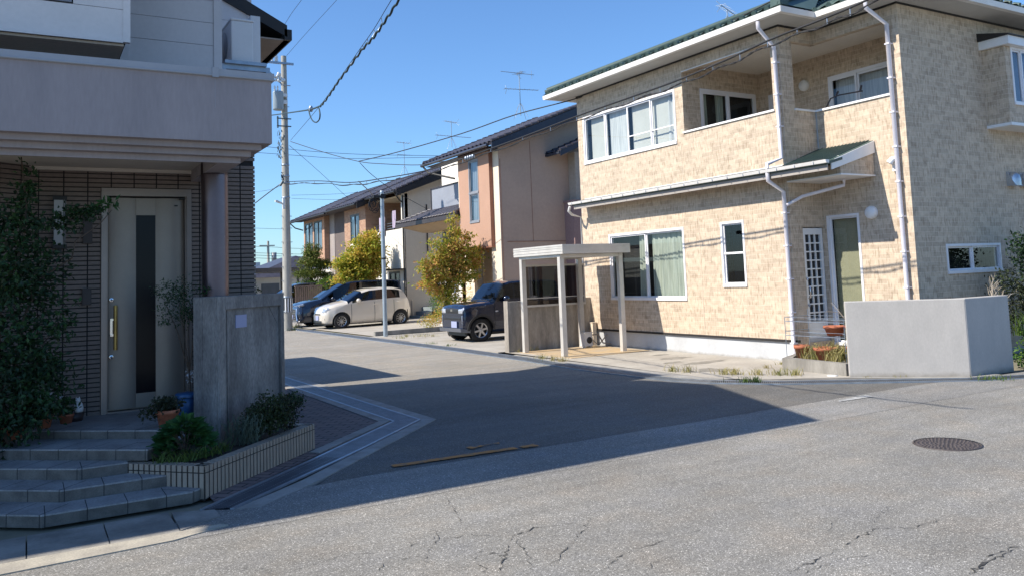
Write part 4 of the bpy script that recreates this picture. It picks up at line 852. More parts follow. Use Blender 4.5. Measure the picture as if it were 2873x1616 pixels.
c = MB(); c.box(-3,8.301,3.09,1.9,9.87,3.12); c.box(-.5,YW-.06,3.052,1.9,YW-.016,3.088); c.build('porch_ceiling', M('cream_porch_ceiling', (.62,.56,.49), (.56,.51,.45), 2, .85, fine=.04), L)
c = MB(); c.lathe((1.735,9.15,.4), [(.137,0),(.137,2.67)], 28); c.lathe((1.735,9.15,2.95),[(.137,0),(.137,.14)],28); c.build('column', BRONZE, L)
# upper walls with board joints
def boards(mb, P, U, N, u0, u1, v0, v1, pitch=.25, proud=.012, holes=()):
    v = v0
    while v < v1:
        t_ = min(v+pitch-.005, v1); segs = [(u0, u1)]
        for (a, b, c, d) in holes:
            if t_ > c and v < d: segs = [s for s0 in segs for s in ((s0[0], min(s0[1], a)), (max(s0[0], b), s0[1])) if s[1]-s[0] > .01]
        for a, b in segs: mb.frame(P, U, ZV, N, a, b, v, t_, -proud, .003)
        v += pitch
u = MB(); u.box(-6,9.7,3.1,.9,9.75,4.3); u.box(-6,9.72,3.1,1.90,9.78,6.0); u.box(1.86,9.78,3.1,1.90,12,6.0); u.box(1.86,12.02,3.1,2.79,12.06,6.2); u.box(2.76,12.06,3.1,2.79,14.3,5.7)
u.box(-6,8.62,4.17,.82,8.64,6.0); u.box(.80,8.64,4.17,.82,9.7,6.0); u.build('wall', GROUT, L)
u = MB(); boards(u, (0,8.62,0), XV, YV, -3, .80, 4.19, 6.0, .30, .012, [(-1.6,.36,4.52,5.8)]); u.box(.79,8.60,4.165,.855,8.66,6.0); u.box(-3,8.60,4.155,.79,8.62,4.19); u.build('bay_wall', PALE_SID, L)
u = MB(); u.box(-3,8.64,4.13,.80,9.7,4.155); u.build('bay_soffit', M('tan_bay_soffit', (.50,.41,.33), (.45,.37,.30), 2, .85), L)
u = MB(); boards(u, (0,9.72,0), XV, YV, .95, 1.86, 3.2, 6.0, .268); u.box(1.845,9.695,3.1,1.935,9.78,6.0); u.box(.86,9.695,3.1,.95,9.72,6.0); u.build('wall_boards', GREY_SID, L)
u = MB(); boards(u, (0,12.02,0), XV, YV, 1.9, 2.76, 3.2, 6.2, .3); u.box(2.755,11.995,3.1,2.815,12.06,6.2); boards(u, (1.90,0,0), YV, -XV, 9.8, 12.0, 3.2, 6.0, .3); u.build('wall_boards', GREY_SID, L)
u = MB(); u.box(-3,9.66,3.2,.9,9.7,4.2); u.build('shadow_wall', M('warm_recess_wall', (.60,.48,.38), (.54,.44,.35), 2, .85), L)
window(L, (0,8.62,0), XV, YV, -1.6, .32, 4.54, 5.8, 2, ALU_G, .07, .03, mull=(-.6,), cur=[(-1.5,.3,CURT_W,'fold')])
# roofs: unseen front gable (ridge parallel to the foreground road) shaped to throw the road shadow, and rear slope over the side street
r1 = MB(); xg = 1.55
yf, zf, yr, zr_ = 7.58, 5.86, 10.85, 7.08
r1.hexa([(-4.95,yf,zf-.12),(xg,yf,zf-.12),(xg,yr,zr_-.12),(-4.95,yr,zr_-.12)], [(-4.95,yf,zf),(xg,yf,zf),(xg,yr,zr_),(-4.95,yr,zr_)]); r1.hexa([(-9,yf+.2,zf-.12),(-4.95,yf+.2,zf-.12),(-4.95,yr,zr_-.2),(-9,yr,zr_-.2)], [(-9,yf+.2,zf-.02),(-4.95,yf+.2,zf-.02),(-4.95,yr,zr_-.02),(-9,yr,zr_-.02)])  # eave set back at the far end to notch the cast shadow
r1.hexa([(-8,yr,zr_-.12),(xg,yr,zr_-.12),(xg,12.0,zr_-.5),(-8,12.0,zr_-.5)], [(-8,yr,zr_),(xg,yr,zr_),(xg,12.0,zr_-.38),(-8,12.0,zr_-.38)])
r1.box(-8,9.8,5.9,1.5,14.0,6.6); r1.build('roof', BLACK_T, L)
r2 = MB(); ex, ez = 3.31, 5.62; ye, yb = 12.0, 14.75; rx, rz = .6, 7.03
r2.hexa([(rx,ye,rz-.14),(ex,ye,ez-.14),(ex,yb,ez-.14),(rx,yb,rz-.14)], [(rx,ye,rz),(ex,ye,ez),(ex,yb,ez),(rx,yb,rz)])
r2.hexa([(-3,ye,5.6),(rx,ye,rz-.14),(rx,yb,rz-.14),(-3,yb,5.6)], [(-3,ye,5.7),(rx,ye,rz),(rx,yb,rz),(-3,yb,5.7)])
r2.hexa([(2.85,9.9,5.80),(2.97,9.9,5.80),(2.97,11.98,5.80),(2.85,11.98,5.80)], [(2.85,9.9,5.92),(2.97,9.9,5.92),(2.97,11.98,5.92),(2.85,11.98,5.92)]) if False else None
r2.box(ex-.02,ye-.03,ez-.22,ex+.09,yb,ez-.06)
r2.hexa([(2.0,ye-.03,6.08),(3.33,ye-.03,5.44),(3.33,ye-.0,5.44),(2.0,ye,6.08)], [(2.0,ye-.03,6.30),(3.33,ye-.03,5.62),(3.33,ye,5.62),(2.0,ye,6.30)])
r2.build('roof', BLACK_T, L)
r3 = MB(); r3.hexa([(2.45,11.96,5.82),(3.0,11.96,5.82),(3.0,12.3,5.82),(2.45,12.3,5.82)], [(2.45,11.96,5.9),(3.0,11.96,5.9),(3.0,12.3,5.9),(2.45,12.3,5.9)]) if False else None
r2b = MB(); r2b.box(2.79,12.03,5.40,3.38,yb-.05,5.42); r2b.build('soffit', BEIGE_TRIM, L)
ext = MB(); ext.box(-6,14.9,2.9,2.85,20.5,3.02); ext.build('lower_roof', BLACK_T, L)  # unseen low roof, placed for the shadow it casts on the street
# a/c unit on its stand
t = thing('ac_outdoor_unit', 'pale air-conditioner outdoor unit standing on the balcony of the grey house', 'air conditioner', (2.28,10.6,4.3))
mb = MB(); mb.box(2.146,10.2,4.52,2.41,10.98,5.03); mb.box(2.135,10.19,5.03,2.42,10.99,5.06); mb.build('casing', AC_W, t, bevel=.012)
mb = MB(); mb.lathe((2.143,10.62,4.78), [(.20,0),(.20,-.008),(.0001,-.01)], 24, 0, 'X'); mb.build('fan_grille', ALU_G, t)
mb = MB(); mb.box(2.44,10.45,4.4,2.56,10.9,5.2); mb.tube([(2.42,10.5,4.62),(2.5,10.45,4.55),(2.5,10.4,4.2)], .02); mb.build('pipe_cover', AC_W, t)
mb = MB()
for y_ in (10.15,10.9): mb.box(2.0,y_,4.40,2.60,y_+.05,4.46)
for x_ in (2.02,2.55):
    mb.box(x_,10.15,4.34,x_+.05,10.95,4.40)
    for y_ in (10.15,10.9): mb.box(x_,y_,4.0,x_+.05,y_+.05,4.34)
mb.box(2.05,10.1,4.46,2.55,10.98,4.50); mb.build('stand', GALV, t)

# steps
st = thing('entrance_steps', 'five grey tiled steps fanning up to the metal front door', 'steps', (.5,8,0))
lay = [([(-1.7,8.86),(.12,7.31),(1.19,7.31),(1.27,7.385),(.74,7.98),(1.1,8.3),(1.4,9.86),(-1.7,9.86)],0,.095),
       ([(-1.7,9.32),(.26,7.64),(1.04,7.64),(.74,7.98),(1.1,8.3),(1.4,9.86),(-1.7,9.86)],.095,.19),
       ([(-1.3,9.40),(.40,7.94),(.77,7.94),(.74,7.985),(1.1,8.3),(1.4,9.86),(-1.3,9.86)],.19,.285),
       ([(-.9,9.48),(.92,7.885),(1.3,8.33),(1.4,9.86),(-.9,9.86)],.285,.38),
       ([(-.3,9.55),(1.12,8.32),(1.5,8.75),(2.25,9.5),(2.25,9.875),(-.3,9.875)],.38,.46)]
for poly, za, zb_ in lay:
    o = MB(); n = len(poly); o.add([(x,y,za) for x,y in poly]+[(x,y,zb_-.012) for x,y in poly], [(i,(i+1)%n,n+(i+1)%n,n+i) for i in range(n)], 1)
    cen = Vector((.3,9.6)); P2 = []
    ar = sum(poly[i][0]*poly[(i+1)%n][1]-poly[(i+1)%n][0]*poly[i][1] for i in range(n))
    o.hexa([(x,y,zb_-.012) for x,y in poly], [(x,y,zb_) for x,y in poly], 0)
    # joints
    for i in range(n):
        a = Vector(poly[i]); b_ = Vector(poly[(i+1)%n]); e = b_-a; Ln = e.length
        if a.y > 9.3 and b_.y > 9.3: continue
        if i >= (3 if n == 8 else 2 if n == 7 else 2): continue
        e.normalize(); inn = Vector((-e.y, e.x)) if ar > 0 else Vector((e.y, -e.x))
        k = .285 if Ln > .5 else 1e9; s_ = Ln-k if i == 0 else k
        pos = []
        q_ = Ln-.02 if i == 0 else .02
        while 0 < q_ < Ln: pos.append(q_); q_ += (-k if i == 0 else k)
        for q_ in pos:
            c0 = a+e*q_
            o.add([(*(c0-inn*.0015-e*.003),za),(*(c0-inn*.0015+e*.003),za),(*(c0-inn*.0015+e*.003),zb_),(*(c0-inn*.0015-e*.003),zb_)], [(0,1,2,3)], 2)
            o.add([(*(c0-e*.003),zb_+.001),(*(c0+e*.003),zb_+.001),(*(c0+e*.003+inn*.31),zb_+.001),(*(c0-e*.003+inn*.31),zb_+.001)], [(0,1,2,3)], 2)
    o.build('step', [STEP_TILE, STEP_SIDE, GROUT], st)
# planter
t = thing('tiled_planter', 'low angular planter faced with upright beige tiles and dark grout', 'planter', (1.3,7.4,0))
A_, B_, C_ = Vector((.74,7.99,0)), Vector((1.30,7.365,0)), Vector((2.66,8.76,0)); ZT = .272
E_ = Vector((2.40,9.02,0))
def offs(p, dx, dy): return (p.x+dx, p.y+dy)
mb = MB(); outl = [A_, B_, C_, E_]; mb.hexa([(p.x,p.y,-.01) for p in (A_,B_,C_,E_,Vector((1.6,8.9,0)),Vector((1.1,8.4,0)))], [(p.x,p.y,ZT-.03) for p in (A_,B_,C_,E_,Vector((1.6,8.9,0)),Vector((1.1,8.4,0)))]); mb.build('soil_bed', M('dark_soil', (.06,.045,.035), (.035,.03,.025), 12, .95, bmp=.5), t)
gr = MB(); tl = MB()
for (p, q_) in ((A_,B_),(B_,C_),(C_,E_)):
    e = (q_-p); Ln = e.length; e.normalize(); inn = Vector((-e.y, e.x, 0)); n = round(Ln/.0575); pt = Ln/n
    gr.frame(p, e, ZV, inn, .004, Ln-.004, -.01, ZT-.004, .004, .10)
    zb0 = 0
    for k in range(n):
        a, b_ = k*pt+.005, (k+1)*pt-.005
        a += .003; b_ -= .003; tl.frame(p, e, ZV, inn, a, b_, zb0+.004, ZT-.062, -.006, .006); tl.frame(p, e, ZV, inn, a, b_, ZT-.052, ZT, -.006, .10)
gr.build('grout_core', GROUT, t); tl.build('tiles', PLANT_TILE, t)
# concrete gate pillar
t = thing('concrete_gate_pillar', 'tall streaked concrete gate pillar with recessed panel standing in the tiled planter', 'gate pillar', (1.65,8.51,.2))
e = Vector((.72,.694,0)).normalized(); inn = Vector((-e.y, e.x, 0)); P0 = Vector((1.65,8.51,0)); W_ = 1.2; zt = 1.665
mb = MB(); fr = lambda a, b_, c_, d_, n0, n1, mi=0, m_=None: (m_ or mb).frame(P0, e, ZV, inn, a, b_, c_, d_, n0, n1, mi)
fr(-.005, W_, .15, zt-.001, .03, .30)
fr(-.26+.26-.0, .10, .15, zt, -.0, .03); fr(.10, W_-.07, zt-.135, zt-.0005, -.0005, .03); fr(W_-.07, W_, .15, zt, 0, .03)
fr(.10, .125, .15, zt-.135, .012, .03); fr(.155, .165, .15, zt-.14, .018, .0301)
fr(-.012, 0.0, .15, zt-.004, .045, .10); fr(-.012, 0.0, .15, zt-.004, .19, .29)
mb.build('pillar_body', CONC_PILLAR, t, bevel=.006)
mb = MB(); fr(.02,.09,.15,zt-.15,-.001,-.0005,0,mb) if False else None
ck = MB(); q_ = lambda u, v: P0+e*u+ZV*v+inn*.0295
for (u0_, v0_, u1_, v1_) in ((.93,zt-.14,1.10,zt-.34),):
    ck.add([q_(u0_,v0_), q_(u0_+.012,v0_), q_(u1_+.008,v1_), q_(u1_,v1_)], [(0,1,2,3)])
ck.build('crack', CRACKM, t)
npm = MB(); fr(.31,.50,1.335,1.465,.022,.032,0,npm); npm.build('name_plate', PLATE, t)

# ------------------------------------------------------------------ plants and pots by the entrance
r = random.Random(33)
t = thing('camellia_tree', 'tall dark glossy-leaved tree covering the left edge of the entrance wall', 'tree', (-.05,9.0,.3))
mb = MB()
crown(mb, r, [(-.12,8.95,1.2,.42,.3,.85,2300),(.0,8.95,1.95,.34,.25,.40,1100),(-.35,9.0,2.1,.35,.25,.5,900),(-.05,8.95,2.45,.20,.16,.25,420),(.06,8.9,.9,.35,.22,.38,1100),(-.25,8.9,.55,.4,.25,.25,600)], .062, .055, 8, .55)
crown(mb, r, [(.00,8.95,2.75,.09,.08,.25,220),(.27,8.95,2.42,.20,.1,.08,220),(.42,8.93,2.52,.16,.08,.07,150),(.55,8.9,2.53,.10,.06,.06,90),(.30,8.95,1.55,.12,.12,.25,170)], .055, .03, 6, .5)
mb.build('foliage', LEAF_DG, t)
mb = MB(); crown(mb, r, [(.68,8.88,2.60,.07,.05,.04,46)], .07, .022, 6, .45, -.1); mb.build('young_leaves', LEAF_HYD, t)
mb = MB()
for p1, rd in (((-.05,8.95,3.05),.022),((.72,8.9,2.55),.010),((-.4,9.0,2.4),.016),((.3,8.95,1.6),.012),((-.4,8.9,1.2),.014),((.1,8.9,2.0),.014)):
    p0 = (-.12,9.0,.3) if p1[2] > 2.8 else (-.08,8.98,max(.5, p1[2]-.9)); pa = limb_path(p0, p1, r, .05, 6); mb.tube(pa, [rd*(1.4-1.1*i/6) for i in range(7)], 6)
mb.tube([(-.42,8.8,.2),(-.36,8.82,.55),(-.25,8.86,.9)], [.018,.014,.01], 6); mb.build('trunk', BARK, t)
t = thing('nandina_shrub', 'slender feathery shrub with thin bare stems behind the concrete gate pillar', 'shrub', (1.42,8.95,.4))
mb = MB(); crown(mb, r, [(1.30,8.95,1.72,.22,.14,.13,560),(1.42,8.97,1.50,.16,.12,.14,380),(1.22,8.95,1.50,.10,.08,.10,120)], .034, .035, 8, .4); mb.build('foliage', LEAF_DG, t)
mb = MB(); crown(mb, r, [(1.60,8.97,1.72,.04,.04,.07,36)], .04, .02, 5, .4); mb.build('young_leaves', LEAF_HYD, t)
mb = MB()
for q_ in ((1.22,8.95,1.6),(1.34,8.93,1.62),(1.45,8.95,1.6),(1.58,8.95,1.7)): mb.tube([(1.47,8.98,.46),(1.44,8.97,.9),(Vector(q_)+Vector((1.42,8.96,1.1)))/2, q_], [.008,.007,.005,.003], 5)
mb.build('stem', BARK, t)
t = thing('blue_bin', 'blue plastic lidded bin between the front door and the concrete pillar', 'bin', (1.41,8.9,.46))
mb = MB(); mb.lathe((1.41,8.92,.46), [(.0001,0),(.082,0),(.10,.24),(.0001,.24)], 24); mb.build('tub', BLUE_P, t)
mb = MB(); mb.lathe((1.41,8.92,.70), [(.112,-.03),(.115,0),(.10,.012),(.0001,.02)], 24); mb.build('lid', BLUE_P, t)
mb = MB(); crown(mb, r, [(1.48,9.05,.85,.05,.05,.09,60)], .03, .02, 6, .7); solo('white_flowers', mb, FLOWER, 'cluster of small white flowers above the blue bin', 'flowers', (1.48,9.05,.8))
def pot(c, rb, rt, h, label, mt=TERRA, grp='flower pots on the porch'):
    t = thing('flower_pot', label, 'potted plant', c, grp); mb = MB()
    mb.lathe(c, [(.0001,0),(rb,0),(rt*.94,h*.78),(rt*1.04,h*.79),(rt*1.04,h),(rt*.9,h),(rt*.86,h*.9),(.0001,h*.88)], 24); mb.build('pot', mt, t); return t
t = pot((1.17,8.5,.46), .075, .105, .16, 'terracotta pot with a drooping dark plant on the porch right of the door')
mb = MB(); crown(mb, r, [(1.15,8.5,.66,.17,.12,.07,360),(1.0,8.48,.60,.07,.06,.05,70)], .045, .03, 7, .55, -.5); mb.build('leaves', LEAF_SHR, t)
t = pot((.36,9.5,.46), .05, .07, .09, 'small pale pot with bright leaves beside the white cat ornament')
mb = MB(); crown(mb, r, [(.36,9.5,.64,.11,.08,.09,170)], .05, .03, 7, .5); mb.build('leaves', LEAF_HYD, t)
t = pot((.16,9.35,.46), .06, .085, .12, 'dark pot with white flowers at the foot of the tall tree')
mb = MB(); crown(mb, r, [(.18,9.35,.68,.13,.08,.10,230)], .045, .03, 7, .5); mb.build('leaves', LEAF_DG, t)
mb = MB(); crown(mb, r, [(.22,9.28,.76,.12,.06,.05,44)], .032, .02, 4, .9); mb.build('blossom', FLOWER, t)
t = pot((-.1,9.1,.42), .08, .11, .14, 'brown pot half hidden under the tall tree at the left edge')
mb = MB(); crown(mb, r, [(-.1,9.1,.62,.16,.1,.12,250)], .05, .03, 7, .5); mb.build('leaves', LEAF_DG, t)
t = thing('cat_ornament', 'small white seated cat ornament on a dark planter left of the front door', 'ornament', (.475,9.62,.46))
mb = MB(); c_ = Vector((.475,9.6,.54)); mb.lathe(c_, [(.0001,0),(.040,.005),(.046,.04),(.036,.085),(.022,.11),(.0001,.112)], 16); mb.build('body', WHITE_PAINT, t)
mb = MB(); mb.lathe(c_+Vector((-.008,-.01,.10)), [(.0001,0),(.022,.008),(.026,.028),(.018,.046),(.0001,.05)], 14)
for s_ in (-1, 1): mb.lathe(c_+Vector((-.008+s_*.014,-.01,.138)), [(.010,0),(.0001,.024)], 6)
mb.build('head', WHITE_PAINT, t)
mb = MB(); mb.lathe((.44,9.6,.46), [(.0001,0),(.07,0),(.09,.075),(.0001,.078)], 16); solo('dark_bowl_planter', mb, DARKBROWN, 'dark low bowl planter carrying the white cat ornament', 'planter', (.44,9.6,.46))
# planter plants
t = thing('hydrangea_plant', 'bright broad-leaved plant at the left end of the tiled planter', 'plant', (1.22,7.95,.25))
mb = MB()
for k in range(330):
    d = rdir(r); d.z = abs(d.z)*1.25-.35; p = Vector((1.24,7.97,.39))+Vector((d.x*.22,d.y*.16,d.z*.22))*(.45+.55*r.random()**.5)
    leaf(mb, p, r.uniform(.07,.12), r.uniform(.055,.085), (Vector((d.x,d.y,.05+.3*r.random()))), Vector((d.x*.9+r.gauss(0,.35),d.y*.9-.3+r.gauss(0,.35),.8)), 0, .12)
mb.build('leaves', LEAF_HYD, t)
mb = MB()
for k in range(10): a = r.uniform(0, 6.28); mb.tube([(1.24,7.98,.26),(1.24+cos(a)*.12,7.98+sin(a)*.1,.5)], .005, 4)
mb.build('stem', BARK, t)
mb = MB(); grass(mb, r, [(1.0+k*.045, 7.78-(k*.008 if k < 6 else -k*.030+.22), .26) for k in range(14)], 22, .11, .04, .004, 1.3)
solo('edging_grass', mb, LEAF_GR, 'fringe of bright grass blades along the planter edge under the broad-leaved plant', 'grass', (1.3,7.7,.26))
mb = MB()
for k in range(70):
    b_ = Vector((1.78+r.gauss(0,.09), 8.2+r.gauss(0,.05), .26)); d = Vector((r.gauss(0,.25)+.12, r.gauss(0,.2), 1)).normalized(); Ls = r.uniform(.14,.28)
    mb.tube([b_, b_+d*Ls], .003, 3)
    for j in range(12):
        p = b_+d*Ls*(.2+.8*j/12); leaf(mb, p, .04, .010, (rdir(r)*.6+d), rdir(r))
solo('lavender_plant', mb, LEAF_LAV, 'grey-green spiky lavender in the middle of the planter before the pillar', 'plant', (1.8,8.2,.26))
t = thing('box_shrub', 'dark small-leaved shrub at the right end of the tiled planter', 'shrub', (2.15,8.45,.26))
mb = MB(); crown(mb, r, [(2.10,8.42,.48,.22,.15,.20,2300),(2.30,8.56,.46,.14,.1,.18,900),(1.94,8.33,.42,.13,.1,.16,900)], .030, .03, 9, .6); mb.build('foliage', LEAF_SHR, t)
mb = MB(); mb.tube([(2.12,8.45,.26),(2.1,8.42,.5)], .012, 5); mb.tube([(2.3,8.58,.26),(2.3,8.58,.5)], .01, 5); mb.build('stem', BARK, t)
mb = MB(); crown(mb, r, [(2.43,8.66,.56,.09,.07,.09,420)], .028, .025, 8, .6); mb.tube([(2.38,8.62,.26),(2.43,8.66,.55)], .006, 5)
solo('sprig_shrub', mb, LEAF_DG, 'small green sprig rising above the right corner of the tiled planter', 'shrub', (2.4,8.64,.26))

# ================================================================== POLES AND WIRES
t = thing('utility_pole', 'tall concrete utility pole with crossarm, transformer and striped guard', 'utility pole', (8.77,32.1,0))
def pz(y): return on_y(718, y, 32.1).z
pb_, ph_ = Vector((8.77,32.1,0)), pz(143)
def polept(h): return Vector((8.77, 32.1, h))
mb = MB(); mb.tube([polept(0), polept(ph_)], [.185,.105], 20); mb.build('shaft', POLE_C, t)
mb = MB()
for y_ in (800,770,735,706,672,640,610,575,545,300,270): h = pz(y_); a = .185-.08*h/ph_; mb.tube([polept(h)+Vector((-a-.06,-a*.4,0)), polept(h)+Vector((a+.06,-a*.4,0))], .012, 4)
mb.build('step_bolt', GALV, t)
zc = pz(163)
mb = MB(); mb.box(6.6,31.93,zc-.04,9.12,32.02,zc+.04); mb.tube([(7.75,31.98,zc),(8.65,31.98,pz(216))], .028, 6); mb.tube([(8.6,31.96,pz(218)),(8.98,31.96,pz(218))], .02, 6)
mb.build('crossarm', GALV, t)
for x_, zz, s_ in ((8.28,zc+.04,.7),(8.42,zc+.04,1.0),(8.47,zc+.04,.8),(7.6,zc+.04,.8)):
    mb = MB(); mb.lathe((x_,31.97,zz), [(.02,0),(.05*s_,.04),(.035*s_,.08),(.055*s_,.11),(.035*s_,.16),(.05*s_,.19),(.02,.22),(.012,.34)], 10); mb.build('insulator', PORC, t)
mb = MB(); r = random.Random(8)
for k in range(10): x_, z_ = 8.5+r.uniform(-.1,.2), pz(203)+r.uniform(-.14,.14); mb.lathe((x_,31.85+r.uniform(-.1,.05),z_), [(.03,-.04),(.06,0),(.05,.06),(.02,.09)], 8)
mb.tube([(8.6,31.9,pz(205)),(8.3,31.9,pz(210)),(8.15,31.9,pz(217))], [.045,.04,.02], 8); mb.tube([(8.5,31.9,pz(198)),(8.15,31.9,pz(203))], .03, 6); mb.build('switch_gear', PORC, t)
z1_, z0_ = pz(236), pz(282)
mb = MB(); mb.lathe((8.47,31.88,z0_), [(.0001,0),(.19,.0),(.205,.03),(.205,z1_-z0_-.08),(.212,z1_-z0_-.06),(.18,z1_-z0_),(.0001,z1_-z0_+.01)], 24); mb.build('transformer', M('transformer_grey', (.30,.37,.43), (.27,.33,.39), 2, .5, fine=.04), t)
mb = MB(); mb.lathe((8.32,31.8,z1_), [(.02,0),(.04,.05),(.02,.09),(.04,.13),(.02,.2)], 8); mb.lathe((8.42,31.75,z1_), [(.02,0),(.04,.05),(.02,.09),(.04,.13),(.02,.2)], 8); mb.box(8.6,31.8,z0_+.25,8.82,31.95,z0_+.4); mb.box(8.6,31.8,z1_-.2,8.82,31.95,z1_-.08); mb.build('transformer_bracket', PORC, t)
mb = MB()
for y_ in (303,322): mb.box(8.42,31.9,pz(y_),8.98,31.96,pz(y_)+.04)
mb.box(8.42,31.88,pz(326),8.47,31.94,pz(297))
for k in range(54):
    x_, z_ = 8.52+r.gauss(0,.08), r.uniform(pz(398),pz(330)); a = r.uniform(-.5,.5); mb.tube([(x_,31.85+r.uniform(-.15,.1),z_),(x_+a*.1,31.85,z_-.09)], r.choice((.008,.014,.022)), 5)
for k in range(9): z_ = pz(450)+r.uniform(-.15,.2); mb.tube([(8.62,31.85,z_),(8.52,31.8,z_+r.uniform(-.08,.08)),(8.66,31.9,z_-.1)], .010, 5)
mb.tube([(8.62,31.9,pz(458)),(8.5,31.9,pz(470))], .05, 6)
mb.build('cable_fittings', M('fitting_metal', (.12,.18,.21), (.05,.07,.09), 12, .5), t)
mb = MB(); zl = pz(512); mb.tube([(8.66,31.95,zl-.06),(8.5,31.9,zl),(8.36,31.9,zl+.05)], [.03,.045,.05], 8); mb.box(8.30,31.84,zl+.02,8.40,31.96,zl+.09); mb.box(8.60,31.88,zl-.25,8.68,31.96,zl+.2); mb.build('street_light', PORC, t)
mb = MB(); a0 = .178; g0, g1 = pz(785), pz(750)
for k in range(12):
    a = 2*pi*k/12; b_ = a+2*pi/24
    for lo, hi, mi in ((a, b_, 0), (b_, a+2*pi/12, 1)):
        ring = [(8.77+a0*q_*cos(w_),32.1+a0*q_*sin(w_)) for q_, w_ in ((1.02,lo),(1.02,hi),(1.12,hi),(1.12,lo))]
        mb.hexa([(x,y,g0) for x,y in ring], [(x,y,g1) for x,y in ring], mi)
mb.build('striped_guard', [PLASTIC_B, WHITE_PAINT], t)
mb = MB()
for y_ in (785,749,500,463,446,418): h = pz(y_); a = .185-.08*h/ph_; mb.lathe((8.77,32.1,h), [(a+.004,0),(a+.02,.01),(a+.02,.05),(a+.002,.06)], 20)
mb.build('steel_band', GALV, t)
t = thing('service_pole', 'thin pale galvanised pole on the raised drive kerb with cables at its head', 'pole', (9.87,24.75,0))
mb = MB(); mb.tube([(9.87,24.75,0),(9.87,24.75,4.62)], [.072,.062], 14); mb.lathe((9.87,24.75,4.62), [(.07,0),(.07,.03),(.0001,.05)], 12); mb.build('shaft', POLE_G, t)
mb = MB(); r = random.Random(9)
for k in range(9): rr_ = r.uniform(.12,.26); c_ = Vector((9.55+r.uniform(-.06,.12),24.7,4.22+r.uniform(-.1,.1))); a0_ = r.uniform(0,6); mb.tube([c_+Vector((cos(a0_+j*.5)*rr_*.7, 0, sin(a0_+j*.5)*rr_)) for j in range(10)], .012, 5)
mb.box(9.8,24.66,4.40,9.95,24.7,4.55); mb.box(9.55,24.65,4.42,9.85,24.7,4.5); mb.lathe((9.87,24.75,2.45), [(.075,0),(.078,.05)], 14); mb.build('cable_coil', WIRE, t)
def far(x, y, Y): return on_y(x, y, Y)
def sagline(a, b, sag, n=14): a = Vector(a); b = Vector(b); return [a.lerp(b, i/n)-ZV*sag*4*(i/n)*(1-i/n) for i in range(n+1)]
def vplane(pix, p, q_):
    p = Vector(p); q_ = Vector(q_); d = q_-p; n = Vector((-d.y, d.x, 0)).normalized(); return [on_plane(x, y, p, n) for x, y in pix]
def smooth(P, k=5):
    out = []
    for i in range(len(P)-1):
        p0 = P[max(i-1,0)]; p1 = P[i]; p2 = P[i+1]; p3 = P[min(i+2,len(P)-1)]
        for j in range(k): t = j/k; out.append(.5*((2*p1)+(p2-p0)*t+(2*p0-5*p1+4*p2-p3)*t*t+(3*p1-p0-3*p2+p3)*t**3))
    return out+[P[-1]]
def twist(P, rad, pitch=.35):
    out = [[], []]; acc = 0
    for i, p in enumerate(P):
        if i: acc += (p-P[i-1]).length
        a = acc/pitch*2*pi; o = Vector((cos(a)*.4, 0, sin(a)))*rad; out[0].append(p+o); out[1].append(p-o)
    return out
# bundle over the far kerb: from the pole to beyond the picture
t = thing('cable_bundle', 'twin black service cable bundle sweeping from the pole past the front of the cream house', 'overhead cable', (8.77,31.8,5.77))
pa = vplane([(722,458),(800,456),(880,460),(960,450),(1080,428),(1190,391),(1330,340),(1450,294),(1580,248),(1700,205),(1820,155),(1945,98),(2080,45),(2200,-8),(2500,-160)], (8.77,31.9,0), (9.55,6,0))
S_ = smooth(pa, 9)
mb = MB(); mb.tube(S_, .016, 6); mb.build('cable', WIRE, t)
mb = MB(); S2 = [p-ZV*(.085+.02*sin(i*.9)) for i, p in enumerate(S_)]
for strand in twist(S2, .011): mb.tube(strand, .010, 5)
mb.build('cable', WIRE, t)
for i in range(3, len(S_)-1, 5): mb = MB(); mb.tube([S_[i], S2[i]-ZV*.01], .008, 4); mb.build('hanger', GALV, t)
for k in range(4): p = S_[45]+Vector((0,.12*k,-.03)); mb = MB(); mb.lathe(p, [(.02,-.05),(.045,-.02),(.045,.03),(.02,.05)], 8); mb.build('splice', GALV, t)
t = thing('hanging_cable', 'thick green-black cable on a thin messenger wire dropping across the sky, with a loop', 'overhead cable', (6,19,6))
pa = vplane([(640,296),(690,290),(740,283),(778,277),(800,270),(812,262),(832,235),(852,205),(880,168),(912,125),(940,95),(968,55),(1003,0),(1060,-110),(1150,-300)], (6.3,24,0), (4.0,9.4,0)); S_ = smooth(pa, 8)
wob = [p+ZV*.02*sin(i*1.7) if i > 35 else p for i, p in enumerate(S_)]
mb = MB(); mb.tube(wob, .017, 6); lp = smooth(vplane([(776,276),(780,292),(786,304),(795,309),(803,302),(805,290),(803,276),(800,270)], (6.3,24,0), (4.0,9.4,0)), 4); mb.tube(lp, .014, 6); mb.build('cable', WIRE_T, t)
pm = smooth(vplane([(731,354),(801,272),(850,205),(905,125),(940,75),(985,0),(1100,-190)], (6.35,24,0), (4.05,9.4,0)), 6); mb = MB(); mb.tube(pm, .005, 5); mb.build('messenger_wire', WIRE, t)
mb = MB()
for k in range(8):
    f = (k+.6)/8*.62; i = int(len(pm)*(.16+f)); p = pm[min(i, len(pm)-1)]; j = min(range(len(wob)), key=lambda j: (wob[j]-p).length); mb.tube([p, (p+wob[j])/2+ZV*.03+Vector((.04,0,0)), wob[j]], .007, 5)
mb.lathe(vplane([(782,275)], (6.3,24,0), (4.0,9.4,0))[0], [(.03,-.06),(.06,0),(.03,.06)], 8); mb.build('hanger', GALV, t)
def wire(label, pix, p, q_, rad=.008, name='overhead_wire', mt=None, k=5, grp='thin overhead wires'):
    P = smooth(vplane(pix, p, q_), k); mb = MB(); mb.tube(P, rad, 5); return solo(name, mb, mt or WIRE, label, 'overhead wire', P[0], grp)
